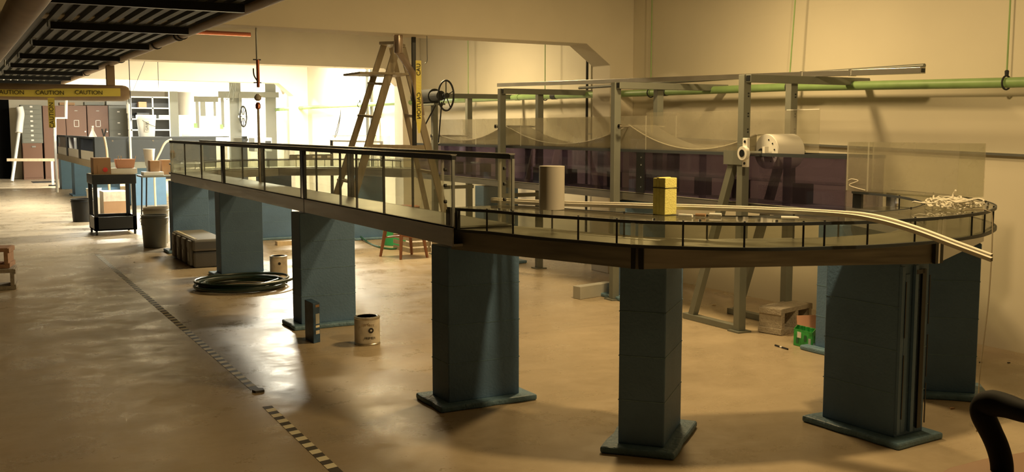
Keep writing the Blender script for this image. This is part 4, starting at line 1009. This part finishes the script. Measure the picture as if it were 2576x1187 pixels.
# ------------------------------------------------------------------ second, dark tank in the distance
r = thing('dark_tank', 'distant dark-panelled tank on blue supports, topped with a white pail', 'tank', (3.4, 22, .8))
X0, X1, Y0, Y1 = 2.39, 4.6, 20.5, 28.0
MB().box(X0+.0, X1, Y0, Y0+.05, .84, 1.27).build('front_panel', 'dark_tank', r)
MB().box(X0, X1, Y0-.01, Y0+.06, 1.27, 1.31).build('top_rail', 'dark_tank', r)
MB().box(X0, X0+.05, Y0, Y1, 1.27, 1.31).build('top_rail', 'dark_tank', r)
MB().box(X0, X0+.03, Y0, Y1, .72, .85).build('skirt', 'wood', r)
MB().box(X0+.03, X1, Y0+.01, Y0+.05, .72, .84).build('skirt', 'grey_paint', r)
MB().box(X0+.05, X1, Y0+.05, Y1, .84, .86).build('tank_floor', 'white', r)
for k in range(4):
    y = Y0+.0+k*2.5; MB().box(X0-.01, X0+.06, max(Y0+.06, y-.1), y+.16, .85, 1.27).build('post', 'black', r)
for k in range(3):
    y = Y0+.16+k*2.5; MB().box(X0+.01, X0+.02, y, y+2.24, 1.03, 1.27).build('side_pane', 'smoke', r)
    MB().box(X0+.01, X0+.02, y, y+2.24, .85, 1.03).build('white_lining', 'white', r)
MB().box(X0+.4, X0+.45, Y0+.3, Y1, .86, 1.25).build('inner_wall', 'dark', r)
for px in (283, 385): q = PY(px, 354, Y0); MB().lathe((q.x, Y0-.006, 1.235), [(.018, 0), (.018, .008)], 10, 'Y').build('bolt', 'chrome', r)
GQ = 'blue supports of the distant dark tank'
base = thing('tank_support', 'pale blue slab support farthest left under the distant dark tank', 'support', (2.55, 27.9, 0), GQ)
MB().box(2.40, 2.9, 27.3, 27.9, 0, .715).build('slab', 'blue_far', base)
for k, (y, lab) in enumerate(((24.3, 'pale blue slab support in the middle under the side of the distant dark tank'), (21.2, 'pale blue slab support at the near corner of the distant dark tank, behind the cart'))):
    q = thing('tank_support', lab, 'support', (2.55, y, 0), GQ); MB().box(2.40, 2.9, y, y+.6, 0, .715).build('slab', 'blue_far', q); MB().box(2.34, 2.96, y-.06, y+.66, 0, .03).build('plinth', 'blue_far', q)
q = thing('tank_support', 'pale blue slab support seen through the open cart under the dark tank', 'support', (3.0, 20.9, 0), GQ); MB().box(3.05, 3.68, 20.75, 21.1, 0, .715).build('slab', 'blue_far', q)
# white labelled bucket
q = PY(366, 345, 20.9)
r = thing('white_pail', 'tall white pail with printed side label on top of the dark tank', 'bucket', (q.x, 20.75, 1.31))
MB().box(q.x-.3, q.x+.3, 20.56, 20.95, 1.295, 1.309).build('support_board', 'dark_tank', r)
MB().lathe((q.x, 20.75, 1.31), [(.145, 0), (.172, .33), (.185, .335), (.185, .40), (.178, .41)], 28).build('pail', 'white', r, smooth=True)
MB().box(q.x-.06, q.x+.02, 20.572, 20.585, 1.40, 1.60).build('printed_label', 'pale_grey', r)
lettering('lettering', 'GRIP', .07, (q.x-.02, 20.57, 1.50), (PI/2, -PI/2, 0), 'print_black', r)
MB().tube(smoothpath([(q.x-.1, 20.585, 1.62), (q.x+.05, 20.56, 1.53), (q.x+.15, 20.60, 1.50)]), .005, 6).build('bail_handle', 'dark', r)
# flask
q = PY(233, 343, 20.56)
r = thing('glass_flask', 'small clear conical flask standing on the corner of the dark tank', 'flask', (q.x, 20.54, 1.31))
MB().lathe((q.x, 20.54, 1.31), [(.07, 0), (.07, .01), (.02, .12), (.02, .17), (.026, .172)], 18).build('flask_body', 'edge_light', r, smooth=True)
MB().lathe((q.x, 20.54, 1.482), [(.018, 0), (.022, .03)], 12).build('stopper', 'white', r)
# zigzag white pipe
pts = [PY(166, 252, 26), PY(166, 297, 26), PY(138, 297, 26), PY(138, 342, 26)]
r = thing('white_pipe', 'white plastic pipe with two right-angle bends in front of the brown lockers', 'pipe', pts[-1])
MB().tube(pts, .035, 8).build('pipe_run', 'white', r)
pts[0] = pts[0]
MB().tube([pts[0], (pts[0].x, 26, 4.0)], .02, 8).build('hanger_rod', 'white', r)
MB().tube([pts[-1], (pts[-1].x, 26, 0)], .03, 8).build('riser', 'white', r)
# white capped stake pipe
q = PY(327, 343, 20.42)
r = thing('white_standpipe', 'thin white standpipe with thicker cap between lockers and shelves', 'pipe', (q.x, 20.42, 0))
MB().tube([(q.x, 20.42, 0), (q.x, 20.42, PY(327, 285, 20.42).z)], .022, 8).build('pole', 'white', r)
MB().tube([(q.x, 20.42, PY(327, 285, 20.42).z), (q.x, 20.42, PY(327, 262, 20.42).z)], .045, 10).build('cap', 'white', r)

# ------------------------------------------------------------------ cabinets and shelving at the back
YC = 33.0
def cab(px0, px1, py_top, nm, lab, mt, depth=.6, z0=0.0):
    a, b = PY(px0, 300, YC), PY(px1, py_top, YC)
    r = thing(nm, lab, 'cabinet', ((a.x+b.x)/2, YC, z0)); MB().box(a.x+.01, b.x-.01, YC, YC+depth, z0, b.z).build('body', mt, r); return r, a.x, b.x, b.z
r, xa, xb, zt_ = cab(52, 107, 360, 'base_cabinet', 'brown base cabinet under the grey drawer unit, far left', 'cab_brown')
MB().box(xa+.02, xb-.02, YC-.015, YC, .05, zt_-.05).build('door', 'cab_brown', r); MB().box(xa+.25, xa+.36, YC-.03, YC-.015, zt_-.12, zt_-.08).build('handle', 'chrome', r)
zb0 = zt_
r, xa, xb, zt_ = cab(52, 105, 264, 'drawer_unit', 'grey steel drawer unit stacked on a brown base, far left', 'cab_grey', .6, zb0+.001)
n = 8; hh = (zt_-zb0)/n
for k in range(n):
    d_ = MB().box(xa+.03, xb-.03, YC-.015, YC, zb0+k*hh+.012, zb0+(k+1)*hh-.012).build('drawer', 'cab_grey', r)
    MB().box((xa+xb)/2-.035, (xa+xb)/2+.035, YC-.025, YC-.015, zb0+k*hh+hh*.45, zb0+k*hh+hh*.8).build('label_holder', 'white', d_)
for k, (p0_, p1_, lab) in enumerate(((107, 137, 'plain narrow brown locker right of the grey drawer unit'), (138, 164, 'plain brown locker behind the white bent pipe'), (165, 217, 'brown locker with pale framed card, left of two'), (219, 272, 'brown locker with pale framed card, right of two'))):
    r, xa, xb, zt_ = cab(p0_, p1_, 266, 'brown_locker', lab, 'cab_brown')
    d_ = MB().box(xa+.02, xb-.02, YC-.015, YC, .06, zt_-.03).build('door', 'cab_brown', r)
    if k > 1:
        xm = (xa+xb)/2; m = MB()
        for (u0, u1, v0, v1) in ((-.07, -.055, 1.52, 1.72), (.055, .07, 1.52, 1.72), (-.07, .07, 1.52, 1.535), (-.07, .07, 1.705, 1.72)): m.box(xm+u0, xm+u1, YC-.025, YC-.015, v0, v1)
        m.build('card_frame', 'white', r); MB().box(xm-.04, xm+.04, YC-.025, YC-.015, 1.98, 2.0).build('name_plate', 'pale_grey', r)
        MB().tube([(xb-.06, YC-.04, 1.38), (xb-.06, YC-.015, 1.38)], .02, 8).build('knob', 'chrome', r)
r, xa, xb, zt_ = cab(273, 322, 266, 'drawer_unit', 'grey steel drawer unit right of the brown lockers', 'cab_grey')
for k in range(6):
    z = .1+k*.33; d_ = MB().box(xa+.03, xb-.03, YC-.015, YC, z, z+.31).build('drawer', 'cab_grey', r)
    MB().box((xa+xb)/2-.035, (xa+xb)/2+.035, YC-.025, YC-.015, z+.2, z+.24).build('label_holder', 'white', d_)
pbox(213, 262, 257, 265, 33.1, .4, 'cab_grey', 'storage_box', 'grey flat box on top of the brown lockers', PY(240, 266, YC).z+.02)
pbox(268, 318, 255, 265, 33.1, .4, 'pale_grey', 'storage_box', 'pale flat box on top of the right grey drawer unit', PY(290, 266, YC).z+.02)
pbox(150, 188, 258, 265, 33.1, .4, 'cardboard', 'storage_box', 'brown box on top of the lockers behind the white bent pipe', PY(160, 266, YC).z+.02)
# shelving
a, b = PY(330, 345, 31), PY(436, 245, 31)
r = thing('plan_shelving', 'grey rack of open shelves holding long rolled items at the back', 'shelf', (a.x, 31, 0))
for x in (a.x, (a.x+b.x)/2, b.x-.04): MB().box(x, x+.04, 31, 31.04, 0, b.z).build('upright', 'pale_grey', r)
for x in (a.x, b.x-.04): MB().box(x, x+.04, 31.5, 31.54, 0, b.z).build('upright', 'pale_grey', r)
nz = 7
for k in range(nz):
    z = .5+(b.z-.5)*k/(nz-1)-.02; MB().box(a.x, b.x, 31, 31.54, z, z+.035).build('shelf_board', 'pale_grey', r)
MB().box(a.x, b.x, 31.55, 31.57, 0, b.z).build('back_sheet', 'black', r)
for k, (px0, px1, z_) in enumerate(((352, 380, 3), (400, 430, 4), (395, 428, 2), (345, 376, 4), (350, 370, 5))):
    z = .5+(b.z-.5)*z_/(nz-1)+.016; u, v = PY(px0, 300, 31.1).x, PY(px1, 300, 31.1).x
    tag(MB().box(u, v, 31.1, 31.4, z, z+(.10 if k < 3 else .16)).build('paper_stack', ('white', 'pale_grey', 'white', 'dark', 'cardboard')[k], at=(u, 31.1, z)), ('white flat bundle low on the left of the back shelves', 'grey bundle at mid height on the right of the back shelves', 'white bundle lowest on the right of the back shelves', 'dark box at mid height on the left of the back shelves', 'brown flat box near the top left of the back shelves')[k], 'bundle')
# mop and stick
a, b = PY(28, 452, 32), PY(50, 268, 32)
r = thing('white_mop', 'white pole with pale wrapped head leaning beside the dark doorway', 'mop', (a.x, 32, 0))
MB().tube([(a.x, 31.6, .02), (b.x, 32.3, b.z-.5)], .045, 8).build('pole', 'white', r)
MB().tube(smoothpath([(b.x-.05, 32.2, b.z-.72), (b.x-.01, 32.25, b.z-.45), (b.x+.03, 32.3, b.z-.2), (b.x, 32.3, b.z)]), .1, 10, rr=None).build('mop_head', 'white', r, smooth=True)
a, b = PY(17, 402, 29), PY(137, 402, 29)
tag(MB().beam(a, b, .05, .07).build('wooden_batten', 'pale_wood', at=a), 'long pale batten held level in front of the far left cabinet', 'batten')
r = thing('batten_stand', 'short dark stand carrying the level batten next to the dark tank', 'stand', (b.x-.05, 29, 0))
MB().box(b.x-.09, b.x-.03, 28.97, 29.03, 0, b.z-.036).build('stand_post', 'white', r); MB().box(b.x-.16, b.x+.04, 28.9, 29.1, 0, .03).build('stand_base', 'dark', r)
tag(MB().box(2.0, 2.6, 30.8, 31.6, 0, .01).build('floor_mat', 'dark', at=(2.3, 31, 0)), 'dark flat mat on the floor before the far brown cabinets', 'mat')
struct('door_1', MB().box(.1, 1.64, YB-.06, YB-.005, 0, 2.3), 'void')  # black slab standing in for the darkness of the doorway

# ------------------------------------------------------------------ second belt rig in the distance
YG = 20.9
for px0, px1, pyt, lab in ((430, 447, 230, 'pale grey steel column at the left end of the distant belt rig'), (580, 602, 100, 'pale grey steel column in the middle of the distant belt rig'), (670, 691, 100, 'pale grey steel column at the right of the distant belt rig')):
    a, b = PY(px0, 350, YG), PY(px1, pyt, YG); zt2 = min(b.z, 4.0)
    if pyt == 100: zt2 = 4.0
    r = thing('steel_column', lab, 'column', ((a.x+b.x)/2, YG, 0), 'columns of the distant belt rig')
    MB().box(a.x, b.x, YG, YG+.12, .01, zt2).build('shaft', 'rig_grey', r, bevel=.004); MB().box(a.x-.05, b.x+.05, YG-.05, YG+.17, 0, .01).build('base_plate', 'rig_grey', r)
r = thing('rig_crossbeam', 'pale grey crossbeam with hanging plates on the distant belt rig', 'beam', PY(585, 235, YG))
for (p0_, p1_, q0, q1) in ((487, 547.5, 243, 256), (548, 640, 231, 246), (641, 700, 232, 245)):
    a, b = PY(p0_, q1, YG-.03), PY(p1_, q0, YG-.03); MB().box(a.x, b.x, YG-.07, YG-.005, a.z, b.z).build('bar', 'rig_grey', r)
for (p0_, p1_, q0, q1) in ((503, 515, 256, 292), (536, 541, 256, 292), (556, 561, 246, 320), (492, 498, 256, 322), (600, 606, 235, 285)):
    a, b = PY(p0_, q1, YG-.03), PY(p1_, q0, YG-.03); MB().box(a.x, b.x, YG-.09, YG-.071, a.z, b.z).build('drop_plate', 'rig_grey', r)
for (px, py) in ((492, 315), (557, 318)):
    q = PY(px, py, YG-.12); MB().box(q.x-.03, q.x+.03, YG-.14, YG-.09, q.z-.05, q.z+.04).build('clamp', 'green_pipe', r)
a, b = PY(452, 345, 21.3), PY(577, 290, 21.3)
r = thing('acrylic_trough', 'hazy clear trough with wavy belt on the distant tank', 'trough', (a.x, 21.3, 1.31))
MB().box(a.x, b.x, 21.3, 21.32, 1.31, b.z).build('front_panel', 'acrylic', r); MB().box(a.x, b.x, 21.6, 21.62, 1.31, b.z).build('back_panel', 'acrylic', r)
MB().box(a.x-.1, b.x, 21.28, 21.64, 1.29, 1.309).build('base_board', 'dark_tank', r)
rows = []
for k in range(41):
    f = k/40; x = a.x+.1+(b.x-a.x-.1)*f; z = b.z-.12-.22*abs(math.sin(PI*(f*2+.3)))*.8
    rows.append([(x, 21.36, z), (x, 21.56, z)])
MB().sheet(rows).build('belt_web', 'belt_film', r, smooth=True)
for px in (455, 502, 562): q = PY(px, 320, 21.25); MB().box(q.x-.015, q.x+.015, 21.26, 21.28, 1.31, b.z).build('stile', 'white', r)
# wheel and white panel
wc = PY(612, 293, 20.6)
r = thing('hand_wheel', 'dark spoked wheel on the distant belt rig', 'wheel', wc)
MB().tube([wc+Vector((.075*math.cos(2*PI*k/28), .04*math.cos(2*PI*k/28), .20*math.sin(2*PI*k/28))) for k in range(28)], .015, 8, closed=True).build('rim', 'black', r, smooth=True)
for k in range(4): t = PI*k/4; MB().tube([wc-Vector((.075*math.cos(t), .04*math.cos(t), .20*math.sin(t))), wc+Vector((.075*math.cos(t), .04*math.cos(t), .20*math.sin(t)))], .007, 6).build('spoke', 'dark', r)
MB().lathe(wc-Vector((0, .05, 0)), [(.035, 0), (.035, .35)], 12, 'Y').build('hub', 'white', r)
a, b = PY(610, 345, 21.6), PY(664, 255, 21.6)
tag(MB().box(a.x, b.x, 21.6, 21.63, 0, b.z).build('backing_screen', 'acrylic', at=(a.x, 21.6, 0)), 'hazy white panel behind the distant spoked wheel', 'panel')
a, b = PY(600, 360, 20.5), PY(640, 347, 20.5)
r = thing('control_box', 'dark control box with black knob below the distant wheel', 'box', a); MB().box(a.x, b.x, 20.45, 20.8, 1.311, b.z+.03).build('case', 'dark_tank', r); MB().box((a.x+b.x)/2-.04, (a.x+b.x)/2+.04, 20.6, 20.7, 0, 1.311).build('pedestal', 'dark_tank', r)
q = PY(620, 354, 20.44); MB().lathe((q.x, 20.42, q.z+.02), [(.03, 0), (.03, .04)], 12, 'Y').build('knob', 'black', r)
a, b = PY(640, 372, 18.5), PY(684, 346, 18.5)
r = thing('switch_box', 'pale grey box with small dark window, at the right of the distant rig', 'box', (a.x, 18.5, 0))
MB().box(a.x, b.x, 18.5, 18.9, 1.05, b.z).build('case', 'rig_grey', r, bevel=.01); MB().box(b.x-.12, b.x-.02, 18.49, 18.5, b.z-.15, b.z-.06).build('window', 'black', r)
MB().box((a.x+b.x)/2-.04, (a.x+b.x)/2+.04, 18.65, 18.75, 0, 1.05).build('pedestal', 'rig_grey', r)
pts = [PY(581, 205, 20.7), PY(588, 230, 20.7), PY(586, 255, 20.7), PY(594, 215, 20.7), PY(588, 200, 20.7), PY(572, 250, 20.7), PY(566, 235, 20.7)]
tag(MB().tube(smoothpath(pts), .007, 6).build('looped_cable', 'grey_paint', at=pts[0]), 'cable looped around the middle column of the distant rig', 'cable')
a, b = PY(632, 250, 26), PY(632, 250, 26)
q = PX(718, 222, 6.0)
tag(MB().lathe((5.95, q.y, q.z-.12), [(.02, 0), (.10, .18)], 14).build('wall_sconce', 'pvc', at=(5.95, q.y, q.z)), 'small cone-shaped fitting on the bright far wall', 'fitting')
tag(MB().tube(smoothpath([PX(857, 275, 5.9), PX(855, 300, 5.9), PX(848, 335, 5.9), PX(842, 345, 5.9), PX(850, 315, 5.9), PX(856, 290, 5.9)]), .006, 6).build('cable_loop', 'dark', at=PX(857, 275, 5.9)), 'thin cable loop hanging below the green pipe on the bright wall', 'cable')
# pipe rack behind the near channel: black elbow pipe, level, ladder-side pipes
pts = [PY(834, 378, 14.5), PY(834, 354, 14.5), PY(960, 357, 14.5)]
pts = [(pts[0].x, 14.5, 0), pts[1], pts[2], (pts[2].x, 14.5, 0)]
tag(MB().tube(pts, .025, 10).build('bent_pipe', 'dark', at=(pts[0][0], 14.5, 0)), 'dark right-angled pipe rail beyond the near channel, left of the stepladder', 'pipe')
for px, lab in ((925, 'thin vertical pipe behind the stepladder, left of two'), (936, 'thin vertical pipe behind the stepladder, right of two')):
    q = PX(px, 300, 5.98); tag(MB().tube([(5.98, q.y, 0), (5.98, q.y, 4.0)], .03, 10).build('riser_pipe', 'steel', at=(5.98, q.y, 0)), lab, 'pipe')
a, b = PY(870, 345, 12.4), PY(985, 334, 12.4)
r = thing('acrylic_sheet', 'hazy clear sheet standing on the far curve behind the stepladder', 'panel', (a.x, 13.2, 1.062)); MB().box(a.x+.1, b.x+.3, 13.2, 13.206, 1.062, 1.36).build('sheet', 'acrylic', r)
MB().box(a.x+.1, b.x+.1, 13.196, 13.21, 1.36, 1.366).build('top_edge', 'white', r)
# spirit level seen through the near channel
a, b = PX(735, 408, 2.66), PX(838, 416, 2.66)
a, b = Vector((2.645, 8.15, 1.33)), Vector((2.645, 7.0, 1.33))

pbox(640, 641, 300, 301, 30, .01, 'dark', 'x_', '', None) if False else None
r = thing('spirit_level', 'long grey spirit level lying on the far curve, seen through the near channel', 'level', (3.6, 12.9, 1.062))
a, b = PY(730, 420, 12.9), PY(838, 420, 12.9)
MB().box(a.x, b.x, 12.9, 12.93, 1.062, 1.13).build('level_body', 'alu', r)
for f, w_ in ((.2, .04), (.62, .11), (.9, .04)): x = a.x+(b.x-a.x)*f; MB().box(x-w_/2, x+w_/2, 12.895, 12.9, 1.085, 1.11).build('vial', 'white', r)
# pinkish reel at the end of the near channel
q = PX(440, 395, 2.15)
r = thing('pink_reel', 'small pinkish reel fixed at the far end of the near channel', 'reel', (2.15, q.y, q.z)); q = Vector((2.165, 12.06, 1.19))
MB().lathe((2.2, 12.06, 1.17), [(.045, 0), (.045, .035)], 18, 'X').build('disc', 'cardboard_pink', r); MB().lathe((2.196, 12.06, 1.17), [(.012, 0), (.012, .04)], 10, 'X').build('bore', 'black', r)
MB().box(2.2, 2.24, 12.003, 12.05, 1.14, 1.19).build('bracket', 'pvc', r)

# ------------------------------------------------------------------ chair at the lower right
def CD(px, py, d): r_ = ray(px, py); return Vector((0, 0, H))+r_*d
r = thing('armchair', 'black looped chair arm with tan seat at the lower right corner', 'chair', (2.75, 1.9, 0))
pts = [CD(2620, 1045, 2.75), CD(2576, 1035, 2.8), CD(2530, 1020, 2.86), CD(2492, 1014, 2.9), CD(2474, 1024, 2.92), CD(2474, 1046, 2.92), CD(2490, 1080, 2.92), CD(2508, 1120, 2.92), CD(2519, 1160, 2.92), CD(2520, 1200, 2.92), CD(2512, 1250, 2.92)]
sp = smoothpath(pts, 6)
MB().tube(sp, .03, 14, rr=[.026+.012*min(1, k/18) if k < 18 else .037-.006*min(1, (k-18)/20) for k in range(len(sp))]).build('arm', 'black_matte', r, smooth=True)
s0 = CD(2372, 1182, 2.75); s1 = CD(2500, 1142, 3.05); s2 = CD(2640, 1120, 3.1)
zs = .49
def zc(v): return (v.x, v.y, zs)
S = [PZ(2350, 1192, zs), PZ(2385, 1172, zs), PZ(2470, 1150, zs), PZ(2600, 1128, zs), PZ(2760, 1180, zs), PZ(2700, 1300, zs), PZ(2400, 1300, zs)]
MB().prism([tuple(v) for v in S], (0, 0, -.05)).build('seat', 'seat_tan', r, bevel=.015)
cS = sum((Vector(v) for v in S), Vector())/len(S)
MB().prism([tuple(Vector((v.x*1.0, v.y, zs-.052))) for v in S], (0, 0, -.02)).build('seat_shell', 'black', r)
MB().tube([(cS.x, cS.y, .05), (cS.x, cS.y, zs-.07)], .03, 12).build('pedestal', 'black', r)
for k in range(5):
    t = 2*PI*k/5+.4; e = Vector((cS.x+.27*math.cos(t), cS.y+.27*math.sin(t), .05)); l_ = MB().tube([(cS.x, cS.y, .09), e], .018, 8).build('base_leg', 'black', r)
    MB().lathe((e.x-.012, e.y, .028), [(.028, 0), (.028, .024)], 12, 'X').build('caster', 'black', r)

# ------------------------------------------------------------------ view
sc = bpy.context.scene
sc.view_settings.view_transform = 'Standard'; sc.view_settings.look = 'None'; sc.view_settings.gamma = 1; sc.view_settings.exposure = -0.14
sc.view_settings.use_curve_mapping = False
sc.cycles.transparent_max_bounces = 48
sc.cycles.max_bounces = 8
